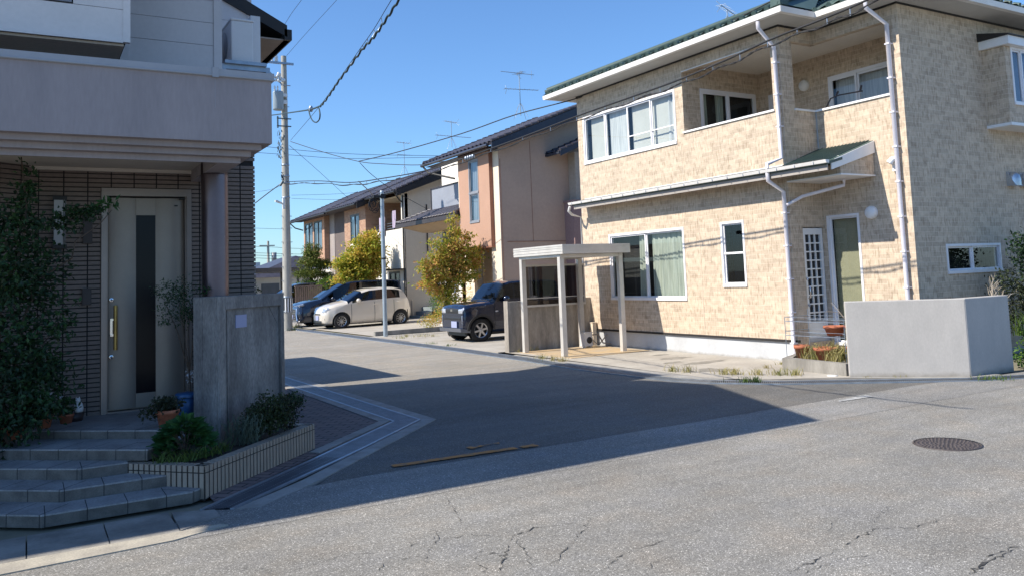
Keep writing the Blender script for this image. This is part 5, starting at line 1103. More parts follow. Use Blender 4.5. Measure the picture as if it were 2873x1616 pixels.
PO = (8.77,32.1,0)
wire('dark wire sagging from the utility pole towards the brown house gutter', [(731,357),(815,384),(902,407),(960,413),(1052,416),(1110,408),(1172,398)], PO, (12.5,23.0,0), .013)
wire('twisted wire climbing from mid-air across the sky over the cream house roof', [(902,407),(999,384),(1162,337),(1296,290),(1457,247),(1560,205),(1690,145),(1828,62),(1948,0),(2200,-140)], (9.6,27,0), (13.5,10,0), .016)
wire('straight wire falling from the pole to the roof of the brick house', [(728,367),(800,430),(875,499)], PO, (14.5,42,0), .009)
wire('wire falling from mid-air to the tiled porch canopy', [(905,410),(935,440),(990,480),(1075,527)], (9.8,27,0), (13.9,31.0,0), .011)
wire('upper one of two level wires behind the utility pole', [(600,362),(678,371),(800,383),(930,390),(1110,393)], (6,36,0), (15,36,0), .010)
wire('lower one of two level wires behind the utility pole', [(600,382),(664,386),(760,393),(880,400),(1110,396)], (6,37,0), (15,37,0), .010)
wire('thin wire from the very top of the utility pole to the top of the picture', [(721,141),(770,85),(848,0),(900,-60)], PO, (9.0,12,0), .007)
wire('thin wire in the upper sky beside the black eaves', [(700,90),(730,40),(759,0),(800,-60)], (6.6,26,0), (6.6,12,0), .006)
wire('faint upper wire right of the pole at mid height', [(733,492),(860,488),(1000,476),(1180,462)], PO, (14.6,36,0), .006)
wire('faint lower wire right of the pole at mid height', [(733,500),(860,503),(1000,495),(1120,480)], PO, (14.6,37,0), .006)
wire('thick cable dropping left from the pole bracket', [(642,512),(670,490),(700,468),(714,458)], (-2,38,0), PO, .020)
wire('faint upper wire left of the pole', [(640,514-30),(680,478),(714,465)], (7,45,0), PO, .006)
wire('faint level wire low left of the pole', [(600,572),(650,575),(718,577)], (7,50,0), (12,50,0), .010)
wire('drooping service drop between the big pole and the thin pole', [(902,457),(925,478),(940,492),(958,500)], (9.3,26,0), (9.87,24.75,0), .016)
for k, (y0_, y1_) in enumerate(((621,628),(637,642),(643,648),(650,655))):
    wire('distant level wire in row %s counted from the top near the horizon' % ('one','two','three','four')[k], [(600,y0_-2),(680,y0_+1),(760,y1_-2),(900,y1_-3)], (10,110,0), (60,112,0), .025, grp='distant wires near the horizon')
t = thing('distant_pole', 'tiny distant utility pole on the horizon left of the big pole', 'utility pole', (on_y(675,660,115).x,115,0)); bx_ = on_y(675,660,115).x
mb = MB(); mb.tube([(bx_,115,0),(bx_,115,on_y(675,607,115).z)], [.25,.15], 10); mb.box(bx_-1.2,114.9,on_y(675,620,115).z,bx_+.9,115.1,on_y(675,620,115).z+.15); mb.box(bx_-.6,114.9,4.6,bx_+.9,115.1,4.75); mb.build('shaft', POLE_C, t)
mb = MB(); mb.lathe((bx_+.75,114.8,5.0), [(.0001,0),(.35,0),(.35,1.3),(.0001,1.3)], 10); mb.build('transformer', ALU_G, t)

# ================================================================== BROWN HOUSE WITH CREAM CORNER STRIPS
X2h = 14.28
B2 = thing('pink_brown_house', 'pinkish-brown rendered house with dark tiled gable roof behind the navy car', 'house', (X2h,24.8,0))
S0, RX2 = .40, 19.3
def ga(x): return 6.36+S0*(x-13.72)
wb = MB()
wb.add([(X2h,24.8,0),(22,24.8,0),(22,24.8,ga(RX2)-.9),(RX2,24.8,ga(RX2)-.2),(X2h,24.8,ga(X2h)-.1)], [(0,1,2,3,4)])
wb.build('gable_wall', PINK, B2)
gl = MB(); gl.box(X2h+.25,24.785,2.96,17.2,24.799,2.975); gl.box(X2h+.05,24.785,.2,X2h+.06,24.8,5.9); gl.box(15.6,24.79,2.97,15.61,24.799,6.6); gl.build('expansion_joint', UMBER, B2)
wb = MB(); wb.box(X2h-.005,24.802,.1,X2h+.1,25.22,ga(X2h)-.1); wb.box(X2h,27.95,.1,X2h+.1,27.6,ga(X2h)-.1); wb.build('cream_strip', CREAM, B2)
wb = MB(); wb.box(X2h+.0,25.2,.1,X2h+.12,25.5,2.86); wb.box(X2h+.9,25.5,.0,X2h+1.0,27.9,2.9); wb.box(X2h+.0,26.9,0,X2h+.12,27.9,2.86); wb.build('cream_wall', CREAM, B2)
wb = MB(); xb = X2h-.16; wall(wb, (xb,0,0), YV, XV, 25.22, 27.6, 2.86, ga(xb)-.1, [(26.05,26.75,3.78,6.05)], .1); wb.build('bay_wall', SALMON, B2)
wb = MB(); wb.poly([(xb,25.22,2.86),(X2h+.1,25.22,2.86),(X2h+.1,25.22,6.4),(xb,25.22,6.4)]); wb.box(xb,25.2,2.80,X2h+.9,27.62,2.86); wb.build('bay_side', UMBER, B2)  # bay side painted darker than its front to stand for shade
wb = MB(); wb.box(X2h+.88,25.55,.1,X2h+.9,26.4,2.2); wb.build('door', UMBER, B2)
window(B2, (xb,0,0), YV, XV, 26.05, 26.75, 4.85, 6.05, 1, ALU_G, .06, .03, cur=[(26.1,26.7,CURT_W,'fold')], glass=GLASS_R)
window(B2, (xb,0,0), YV, XV, 26.05, 26.75, 3.78, 4.82, 1, ALU_G, .06, .03, cur=[(26.1,26.7,CURT_W,'fold')], glass=GLASS_R)
rf = tile_roof((13.72,29.9,ga(13.72)+.02), (13.72,24.3,ga(13.72)+.02), (RX2,24.3,ga(RX2)+.02), (RX2,29.9,ga(RX2)+.02), .29, .30, .03, .035, .1); rf.build('roof', TILE_ROOF, B2)
rf = MB(); rf.poly([(RX2,24.3,ga(RX2)),(24,24.3,ga(RX2)-1.9),(24,29.9,ga(RX2)-1.9),(RX2,29.9,ga(RX2))]); rf.build('roof', TILE_ROOF, B2)
bd = MB(); bd.hexa([(13.74,24.26,ga(13.74)-.26),(RX2,24.26,ga(RX2)-.46),(RX2,24.32,ga(RX2)-.46),(13.74,24.32,ga(13.74)-.26)], [(13.74,24.26,ga(13.74)+.0),(RX2,24.26,ga(RX2)+.0),(RX2,24.32,ga(RX2)+.0),(13.74,24.32,ga(13.74)+.0)]); bd.build('barge_board', BARGE, B2)
bd = MB(); bd.hexa([(13.80,24.33,ga(13.8)-.16),(17.5,24.33,ga(17.5)-.16),(17.5,24.8,ga(17.5)-.16),(13.80,24.8,ga(13.8)-.16)], [(13.80,24.33,ga(13.8)-.13),(17.5,24.33,ga(17.5)-.13),(17.5,24.8,ga(17.5)-.13),(13.80,24.8,ga(13.8)-.13)]); bd.box(13.8,24.8,ga(13.8)-.16,X2h,29.8,ga(13.8)-.14); bd.build('soffit', DARKBROWN, B2)
gt = MB(); gt.tube([(13.66,24.45,ga(13.66)-.04),(13.66,29.95,ga(13.66)-.04)], .06, 8); gt.build('gutter', M('shiny_dark_gutter', (.10,.10,.12), (.08,.08,.10), 2, .25, metal=.5), B2)
gt = MB(); gt.tube([(13.66,29.8,ga(13.66)-.08),(13.8,29.6,ga(13.66)-.35),(14.2,28.1,ga(13.66)-.75)], .04, 6); gt.build('downpipe', PLASTIC_B, B2)
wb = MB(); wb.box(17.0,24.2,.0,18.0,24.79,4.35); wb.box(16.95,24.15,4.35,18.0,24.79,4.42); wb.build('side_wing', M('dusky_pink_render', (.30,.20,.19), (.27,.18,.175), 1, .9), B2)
wb = MB(); wb.box(17.25,24.35,4.42,18.3,24.79,6.2); wb.build('side_wing', M('shaded_cream_render', (.46,.39,.32), (.42,.36,.30), 1, .9), B2)  # cream darkened in colour for the weak light on this wing
rf = tile_roof((16.3,24.78,6.12), (16.3,23.9,6.12), (18.2,23.9,6.9), (18.2,24.78,6.9), .29, .30, .03, .03, .1); rf.build('roof', TILE_ROOF, B2)
bd = MB(); bd.hexa([(16.3,23.86,5.95),(18.2,23.86,6.75),(18.2,23.9,6.75),(16.3,23.9,5.95)], [(16.3,23.86,6.13),(18.2,23.86,6.93),(18.2,23.9,6.93),(16.3,23.9,6.13)]); bd.box(16.25,23.88,6.03,16.33,24.78,6.11); bd.build('barge_board', BARGE, B2)
# recessed white part, grey balcony panel and tiled canopy north of it
wb = MB(); wall(wb, (15.4,0,0), YV, XV, 28.0, 31.7, 0, 6.6); wb.box(14.4,27.95,0,15.4,28.0,6.2); wb.poly([(15.4,31.7,0),(20,31.7,0),(20,31.7,6.5),(15.4,31.7,6.5)]); wb.build('rear_wall', WHITE_R, B2)
wb = MB(); wb.box(14.98,29.2,4.72,15.06,31.9,5.58); wb.build('balcony_panel', GREY_PANEL, B2)
wb = MB(); wb.box(14.95,29.2,5.58,15.09,31.92,5.63); wb.box(14.95,31.86,4.72,14.98,31.92,5.6); wb.build('panel_rail', DARKBROWN, B2)
rf = tile_roof((13.95,33.4,4.22), (13.95,27.62,4.22), (15.05,27.9,4.72), (15.05,31.9,4.72), .27, .27, .025, .03, .06); rf.build('canopy_roof', TILE_ROOF, B2)
gt = MB(); gt.box(13.90,27.6,4.02,13.97,33.42,4.19); gt.build('canopy_fascia', DARKBROWN, B2)
gt = MB(); gt.hexa([(14.75,27.9,3.76),(15.28,27.9,3.76),(15.28,32.4,3.76),(14.75,32.4,3.76)], [(14.0,27.7,4.08),(15.3,27.7,4.12),(15.3,33.3,4.12),(14.0,33.3,4.08)]); gt.build('canopy_soffit', M('tan_soffit', (.46,.33,.21), (.42,.30,.19), 1, .9, fine=.04), B2)
wb = MB(); wb.box(15.3,28.02,2.0,15.39,31.6,3.72); wb.build('dark_window', M('dark_pane', (.05,.06,.07), (.04,.05,.06), 2, .15, fine=0), B2)
wb = MB(); wb.box(13.9,28.5,0,14.05,28.75,2.4) if False else wb.box(13.35,27.3,.0,13.55,27.5,1.25); wb.box(13.30,27.25,1.25,13.60,27.55,1.55); wb.box(13.2,27.15,0,13.7,27.65,.2); wb.build('gate_post', WHITE_R, B2)

# ================================================================== CREAM HOUSE AND BRICK HOUSE (long row)
XR_, ZR_, SL_ = 18.0, 7.42, .43
def zr3(x): return ZR_-SL_*(XR_-x)
B3 = thing('cream_gabled_house', 'cream rendered house with open laundry balcony and dark tiled roof behind the white car', 'house', (14.75,34.4,0))
wb = MB(); wb.add([(14.8,34.4,0),(21,34.4,0),(21,34.4,zr3(XR_)-1.4),(XR_,34.4,ZR_-.15),(14.8,34.4,zr3(14.8)-.1)], [(0,1,2,3,4)]); wb.build('gable_wall', CREAM, B3)
wb = MB(); wall(wb, (14.75,0,0), YV, XV, 34.4, 38.1, 0, 4.12, [(35.05,36.3,.9,2.15)], .15); wb.box(14.75,34.4,4.12,14.95,34.72,5.7); wb.box(14.76,34.45,4.0,14.9,38.1,4.1); wb.build('balcony_wall', WHITE_R, B3)
wb = MB(); wb.box(14.9,34.75,2.9,16.4,38.1,3.0); wb.box(16.3,34.5,2.9,16.4,38.1,5.9); wb.box(14.8,34.5,5.62,16.4,38.1,5.68); wb.build('balcony_recess', CREAM, B3)
wb = MB(); wb.box(16.27,35.6,3.0,16.3,36.9,5.0); wb.build('balcony_door', INTERIOR, B3)
mb = MB()
for zz in (4.22,4.34,4.46): mb.tube([(14.82,34.7,zz),(14.82,38.0,zz)], .014, 5)
for k in range(4): mb.tube([(14.82,34.8+k*1.05,4.1),(14.82,34.8+k*1.05,4.46)], .014, 5)
mb.build('balcony_rail', GALV, B3)
window(B3, (14.75,0,0), YV, XV, 35.05, 36.3, .9, 2.15, 2, ALU_D, .06, .05)
wb = MB(); wb.box(14.70,34.42,0,14.77,34.5,5.6); wb.box(14.2,34.4,2.24,14.75,36.6,2.30); wb.build('downpipe', PLASTIC_B, B3)
wb = MB(); wb.box(15.85,34.36,2.9,15.9,34.4,5.2); wb.box(15.9,34.37,4.72,16.35,34.4,4.75); wb.build('wall_joint', DARKBROWN, B3)
wb = MB(); wb.box(15.55,34.25,1.95,15.85,34.4,2.35); wb.box(15.0,34.3,.0,15.05,34.38,.9); wb.build('meter_box', CREAM, B3)
rf = tile_roof((14.2,37.75,zr3(14.2)), (14.2,33.95,zr3(14.2)), (XR_,33.95,ZR_), (XR_,37.75,ZR_), .29, .30, .03, .035, .1); rf.build('roof', TILE_ROOF, B3)
bd = MB(); bd.hexa([(14.2,33.9,zr3(14.2)-.26),(XR_,33.9,ZR_-.5),(XR_,33.96,ZR_-.5),(14.2,33.96,zr3(14.2)-.26)], [(14.2,33.9,zr3(14.2)-.02),(XR_,33.9,ZR_-.02),(XR_,33.96,ZR_-.02),(14.2,33.96,zr3(14.2)-.02)]); bd.hexa([(14.3,33.97,zr3(14.3)-.2),(XR_,33.97,ZR_-.2),(XR_,34.4,ZR_-.2),(14.3,34.4,zr3(14.3)-.2)], [(14.3,33.97,zr3(14.3)-.16),(XR_,33.97,ZR_-.16),(XR_,34.4,ZR_-.16),(14.3,34.4,zr3(14.3)-.16)]); bd.build('barge_board', BLACK_T, B3)
gt = MB(); gt.tube([(14.14,33.95,zr3(14.2)-.06),(14.14,37.7,zr3(14.2)-.06)], .055, 8); gt.tube([(14.14,34.0,zr3(14.2)-.1),(14.5,34.3,zr3(14.2)-.4),(14.73,34.45,zr3(14.2)-.5)], .035, 6); gt.build('gutter', PLASTIC_B, B3)
rf = MB(); rf.poly([(XR_,33.95,ZR_),(22,33.95,ZR_-1.7),(22,49,ZR_-1.7),(XR_,49,ZR_)]); rf.build('roof', TILE_ROOF, B3)
st_ = MB()
for k in range(3): st_.box(14.9+k*.3,33.3,0,16.4,34.39,.18*(k+1))
st_.build('entrance_step', M('blue_grey_step', (.24,.28,.30), (.20,.24,.26), 3, .8), B3)
# laundry
for (y_, w_, z0_, z1_, mt, lab) in ((36.6,.75,3.9,5.0-.2,LAV,'lavender towel hanging on the balcony rail'), (35.25,.4,4.2,5.0,LAV,'narrow lilac cloth hanging at the right end of the balcony')):
    mb = MB(); P_, n = [], 10
    for i in range(n+1): P_.append((14.70+.03*sin(i*1.3), y_+w_*i/n))
    mb.add([(x,y,z0_) for x,y in P_]+[(x+.01,y,z1_) for x,y in P_], [(i,i+1,n+2+i,n+1+i) for i in range(n)], 0, True); solo('laundry', mb, mt, lab, 'laundry', (14.7,y_,z0_), 'laundry on the balcony')
mb = MB(); mb.lathe((14.9,35.95,4.75), [(.0001,-.03),(.28,-.03),(.28,.03),(.0001,.03)], 8, 0, 'X'); solo('round_hanger', mb, RED_T, 'dark octagonal drying hanger between the cloths on the balcony', 'laundry hanger', (14.9,35.95,4.75), 'laundry on the balcony')

B4 = thing('brick_tile_house', 'brown and orange brick-tiled house at the far end of the row', 'house', (14.3,38.1,0))
wb = MB(); wbr = (39.0,40.25,3.75,5.15); wall(wb, (14.3,0,0), YV, XV, 38.1, 41.2, 0, zr3(14.3)+.0-.1, [wbr], .12); wb.add([(14.3,38.1,0),(16.5,38.1,0),(16.5,38.1,zr3(16.5)-.12),(14.3,38.1,zr3(14.3)-.12)], [(0,1,2,3)]); wb.build('brick_wall', BRICK_B, B4)
wb = MB(); wb.box(14.28,38.95,1.3,14.295,40.3,3.72); wb.build('cream_panel', WHITE_R, B4)
window(B4, (14.3,0,0), YV, XV, *wbr, 2, ALU_D, .07, .03, cur=[(39.7,40.2,CURT_W,'fold')], glass=GLASS_R)
wb = MB(); wb.box(14.65,41.2,0,14.75,44.6,5.6); wb.box(14.6,43.72,0,14.66,44.6,5.55); wb.build('grey_wall', M('warm_grey_render', (.33,.29,.27), (.30,.26,.25), 1, .9), B4)
wb = MB(); wb.box(14.62,41.2,0,14.65,43.7,5.55); wb.build('dark_recess', M('shaded_grey_render', (.14,.11,.105), (.12,.10,.095), 1, .9), B4)  # shade of the recess side is painted into this darker colour
wb = MB(); w4 = [(45.0,46.45,3.72,5.28),(46.75,48.2,3.72,5.28)]; wall(wb, (14.3,0,0), YV, XV, 44.6, 48.5, 2.92, zr3(14.3)-.1, w4, .12); wb.box(14.3,44.58,2.92,14.64,44.6,5.6); wb.box(14.3,44.6,2.88,14.7,48.5,2.92); wb.build('brick_wall', BRICK_O, B4)
for h_ in w4: window(B4, (14.3,0,0), YV, XV, *h_, 2, ALU_D, .06, .03, cur=[(h_[0]+.05,h_[0]+.7,CURT_W,'flat'),(h_[0]+.75,h_[1]-.05,CURT_W,'fold')], glass=GLASS_R)
wb = MB(); wb.box(14.66,44.62,0,15.0,48.5,2.87); wb.box(14.8,48.5,0,21,48.6,5.6); wb.build('lower_wall', WHITE_R, B4)
rf = tile_roof((13.7,42.3,zr3(13.7)), (13.7,37.7,zr3(13.7)), (XR_,37.7,ZR_+.01), (XR_,42.3,ZR_+.01), .29, .30, .03, .035, .1); rf.build('roof', TILE_ROOF, B4)
rf = tile_roof((13.7,49.1,zr3(13.7)-.06), (13.7,42.35,zr3(13.7)-.06), (XR_,42.35,ZR_-.05), (XR_,49.1,ZR_-.05), .29, .30, .03, .035, .1); rf.build('roof', TILE_ROOF, B4)
bd = MB(); bd.hexa([(13.7,37.64,zr3(13.7)-.28),(15.4,37.64,zr3(15.4)-.28),(15.4,37.7,zr3(15.4)-.28),(13.7,37.7,zr3(13.7)-.28)], [(13.7,37.64,zr3(13.7)-.02),(15.4,37.64,zr3(15.4)-.02),(15.4,37.7,zr3(15.4)-.02),(13.7,37.7,zr3(13.7)-.02)]); bd.build('barge_board', BLACK_T, B4)
gt = MB(); gt.tube([(13.64,37.7,zr3(13.7)-.06),(13.64,42.3,zr3(13.7)-.06)], .055, 8); gt.tube([(13.64,42.4,zr3(13.7)-.12),(13.64,49.1,zr3(13.7)-.12)], .055, 8); gt.tube([(13.64,49.0,zr3(13.7)-.18),(13.9,48.9,zr3(13.7)-.45),(14.28,48.6,zr3(13.7)-.6)], .04, 6); gt.build('gutter', PLASTIC_B, B4)
sf = MB(); sf.box(13.75,38.1,zr3(13.7)-.10,14.3,49.0,zr3(13.7)-.085); sf.build('soffit', DARKBROWN, B4)
def roofpt(px_, py_, s, x0, z0):       # where a picture ray meets a roof slope z = z0 + s*(x-x0)
    d = ray(px_, py_); k = (z0+s*(CAM.x-x0)-CAM.z)/(d.z-s*d.x); return CAM+d*k
p = on_y(1310, 292, 26.4); antenna(p, on_y(1310,186,26.4).z-p.z, [(1.0,1.5,3,0,.0),(.62,1.4,8,radians(170),.16),(1.0,.5,4,radians(90),.2)], 'tall two-armed television antenna on the pink-brown house roof')
p = on_y(1137, 372, 36.5); antenna(p, on_y(1137,305,36.5).z-p.z, [(.95,.9,6,radians(20),.22),(.42,2.1,11,radians(185),.15)], 'television antenna with a long lower arm on the cream gabled house')
p = on_y(1018, 440, 43); antenna(p, on_y(1018,358,43).z-p.z, [(.97,1.0,6,radians(15),.22),(.6,1.0,5,radians(185),.15)], 'television antenna furthest to the left, on the brick-tiled house roof')

# ================================================================== FAR BACKGROUND
solo('board_fence', MB().box(11.35,40.0,0,12.6,40.06,1.68) if False else (lambda mb: [mb.box(11.32+k*.105,40.0,.05,11.32+k*.105+.075,40.03,1.66-.03*(k%3)) for k in range(13)] and mb.box(11.3,40.03,1.62,12.7,40.08,1.70).box(11.3,40.03,.3,12.7,40.08,.38))(MB()),
     WOOD_F, 'weathered brown upright board fence behind the dark minivan', 'fence', (11.9,40,0))
t = thing('carport', 'low dark flat carport roof far down the street left of the pole', 'carport', (11.5,50,0))
mb = MB(); mb.box(10.6,49.5,2.55,14.4,54.5,2.80); mb.build('roof', ALU_D, t)
for x_ in (11.45,13.2,14.2):
    mb = MB(); mb.box(x_,49.7,0,x_+.12,49.82,2.55); mb.build('post', PLASTIC_B, t)
r = random.Random(55)
def tree(name, label, loc, trunk_h, blobs, size, mt, spread=.16, per=14, droop=-.2, asp=.6, limbs=7, grp=None, cat='tree', tr=.07, barkm=None):
    t = thing(name, label, cat, loc, grp); mb = MB(); crown(mb, r, blobs, size, spread, per, asp, droop); mb.build('foliage', mt, t)
    mb = MB(); p0 = Vector(loc)
    zt_ = max(b[2] for b in blobs); mb.tube(limb_path(p0, (blobs[0][0], blobs[0][1], zt_), r, .03, 5), [tr*(1-.15*i) for i in range(6)], 7)
    for k in range(limbs):
        b = blobs[k % len(blobs)]; a = p0.lerp(Vector((blobs[0][0], blobs[0][1], zt_)), r.uniform(.2,.7)); q_ = Vector((b[0]+r.uniform(-.6,.6)*b[3], b[1]+r.uniform(-.5,.5)*b[4], b[2]+r.uniform(-.2,.7)*b[5]))
        mb.tube(limb_path(a, q_, r, .06, 4), [tr*.5,tr*.4,tr*.3,tr*.2,tr*.1], 5)
    mb.build('trunk', barkm or BARK, t); return t
tree('pine_tree', 'cloud-pruned dark pine tree behind the board fence', (13.1,43,0), 3, [(13.05,43,3.35,.45,.4,.28,1200),(13.0,43,2.85,.75,.5,.24,1900),(13.75,43,2.75,.5,.4,.2,1200),(12.9,42.9,2.3,.85,.5,.24,2000),(13.8,43,2.1,.5,.4,.25,1100),(13.2,43,1.75,.7,.5,.3,1300),(12.95,43,3.7,.15,.15,.2,200),(13.35,43,3.62,.14,.14,.18,200)], .11, LEAF_PINE, .11, 16, 0, .45)
tree('autumn_tree', 'yellow-green tree in front of the brick-tiled house, between pole and thin pole', (13.1,35.5,0), 3, [(13.35,35.6,3.25,.7,.5,.65,1900),(12.95,35.5,2.9,.65,.5,.5,1500),(13.7,35.7,2.65,.62,.5,.6,1700),(12.5,35.5,2.5,.45,.4,.45,900),(13.1,35.4,2.1,.8,.5,.5,1900),(12.7,35.4,1.75,.6,.4,.3,700),(13.75,35.7,3.7,.3,.3,.35,500),(12.35,35.5,2.05,.3,.3,.4,400),(12.15,35.5,2.6,.28,.25,.25,300),(12.05,35.5,1.9,.3,.3,.2,300),(14.05,35.7,3.2,.25,.25,.25,260)], .14, LEAF_YG, .15, 9, -.3)
tree('autumn_tree', 'orange-tinged tree behind the nose of the navy car, before the salmon bay', (12.6,25.9,0), 3, [(12.9,25.9,2.85,.38,.35,.30,558),(13.35,25.9,2.75,.42,.35,.26,558),(13.75,25.9,2.55,.25,.3,.16,217),(12.45,25.9,2.6,.34,.3,.25,434),(12.0,25.8,2.3,.34,.3,.16,310),(11.75,25.8,2.12,.26,.25,.10,161),(12.75,25.9,2.3,.62,.4,.25,930),(13.3,25.9,2.2,.42,.35,.25,558),(12.2,25.8,1.9,.5,.35,.16,558),(11.85,25.8,1.62,.35,.3,.10,260),(12.8,25.9,1.8,.6,.4,.22,744),(13.35,25.9,1.75,.35,.3,.15,260),(12.5,25.8,1.42,.6,.35,.18,620),(12.95,25.9,3.35,.24,.2,.22,260),(13.0,25.9,3.75,.12,.12,.22,99),(13.55,26,3.2,.22,.2,.16,173),(13.75,26.0,2.2,.34,.3,.16,322),(14.0,26.05,2.75,.22,.2,.12,148),(13.8,26.0,1.85,.26,.25,.12,161),(13.95,26.0,2.45,.2,.2,.1,124),(12.2,25.8,3.05,.14,.14,.18,93),(12.4,25.9,3.3,.07,.07,.1,24),(12.75,25.8,1.12,.42,.35,.16,279)], .115, LEAF_AUT, .11, 7, -.3, limbs=18)
mb = MB(); crown(mb, r, [(12.4,42.4,1.45,1.0,.6,.45,1500),(14.0,41.6,1.4,1.4,.6,.7,2600),(13.2,42.0,1.3,1.2,.6,.5,1500)], .09, .12, 14); solo('hedge', mb, LEAF_HEDGE, 'bright green clipped hedge showing over the board fence', 'hedge', (13,42,0))
mb = MB(); crown(mb, r, [(14.3,26.9+.3,.8,.3,.3,.8,700),(13.1,26.7,.6,.5,.4,.45,900),(12.2,25.6,.45,.5,.3,.35,700),(11.6,25.3,.35,.3,.2,.25,300)], .06, .08, 10); solo('garden_bush', mb, LEAF_AUT, 'loose reddish-green bushes under the orange-tinged tree', 'bush', (12.9,26.5,0))
mb = MB(); crown(mb, r, [(13.55,28.6,1.0,.28,.25,.9,900)], .06, .07, 10); solo('climbing_bush', mb, LEAF_HEDGE, 'narrow climbing bush beside the pale gate post', 'bush', (13.5,28.6,0))
# far houses and buildings
def far_house(x0, x1, y0, y1, h, rh, wmat, label, grp='houses far down the street'):
    t = thing('far_house', label, 'house', ((x0+x1)/2, y0, 0), grp)
    MB().box(x0,y0,0,x1,y1,h).build('wall', wmat, t); e = .5
    mb = MB(); xm = (x0+x1)/2; mb.add([(x0-e,y0-e,h),(x1+e,y0-e,h),(x1+e,y1+e,h),(x0-e,y1+e,h),(xm,y0+(y1-y0)*.25,h+rh),(xm,y1-(y1-y0)*.25,h+rh)], [(0,1,4),(1,2,5,4),(2,3,5),(3,0,4,5),(3,2,1,0)]); mb.build('roof', TILE_ROOF, t)
    mb = MB()
    for k in range(3): xx = x0+(x1-x0)*(k+.5)/3; mb.box(xx-.6,y0-.04,h*.35,xx+.6,y0-.01,h*.35+1.1); mb.box(x0-.04,y0+(y1-y0)*(k+.3)/3,h*.35,x0-.01,y0+(y1-y0)*(k+.7)/3,h*.35+1.1)
    mb.build('window', M('far_window_glass', (.10,.12,.15), (.07,.09,.11), 2, .2), t)
far_house(13.0,20,56,64,2.3,1.5,WHITE_R,'low white house with grey roof seen under the far carport')
far_house(23,30,84,92,3.0,1.6,CREAM,'small cream house far beyond the carport')
far_house(17.2,26,70,77,2.6,1.7,M('pale_grey_render',(.5,.5,.5),(.45,.45,.45),1,.9),'grey low house behind the board fence and hedge')
for (x0,x1,h,lab,mt) in ((29,36.2,6.0,'pale grey-blue block on the horizon at the left of the gap', M('far_block_grey', (.42,.47,.55), (.38,.43,.5), .2, .9)),(36.2,42.5,5.2,'lower pale block on the horizon beside the distant pole', M('far_block_blue', (.45,.50,.58), (.42,.47,.54), .2, .9))):
    t = thing('far_building', lab, 'building', ((x0+x1)/2,150,0)); MB().box(x0,150,0,x1,165,h).build('wall', mt, t)
    mb = MB()
    for k in range(5): mb.box(x0+.5+k*(x1-x0)/5,149.95,h*.4,x0+.5+k*(x1-x0)/5+.8,149.99,h*.55)
    mb.build('window', ALU_G, t)
mb = MB(); crown(mb, r, [(12.2,55,1.2,.6,.6,1.0,500),(15,60,1.5,1.5,.6,1.2,700),(20,95,1.5,5,2,1.2,900),(40,120,2.0,14,3,1.6,1600),(70,140,2,18,3,2,1500)], .28, .3, 12)
o = solo('distant_greenery', mb, LEAF_SHR, 'dark clumps of distant greenery along the far end of the street', 'greenery', (20,90,0)); o['kind'] = 'stuff'
mb = MB(); mb.box(9.9,49,2.3,12.0,58,2.32) if False else None

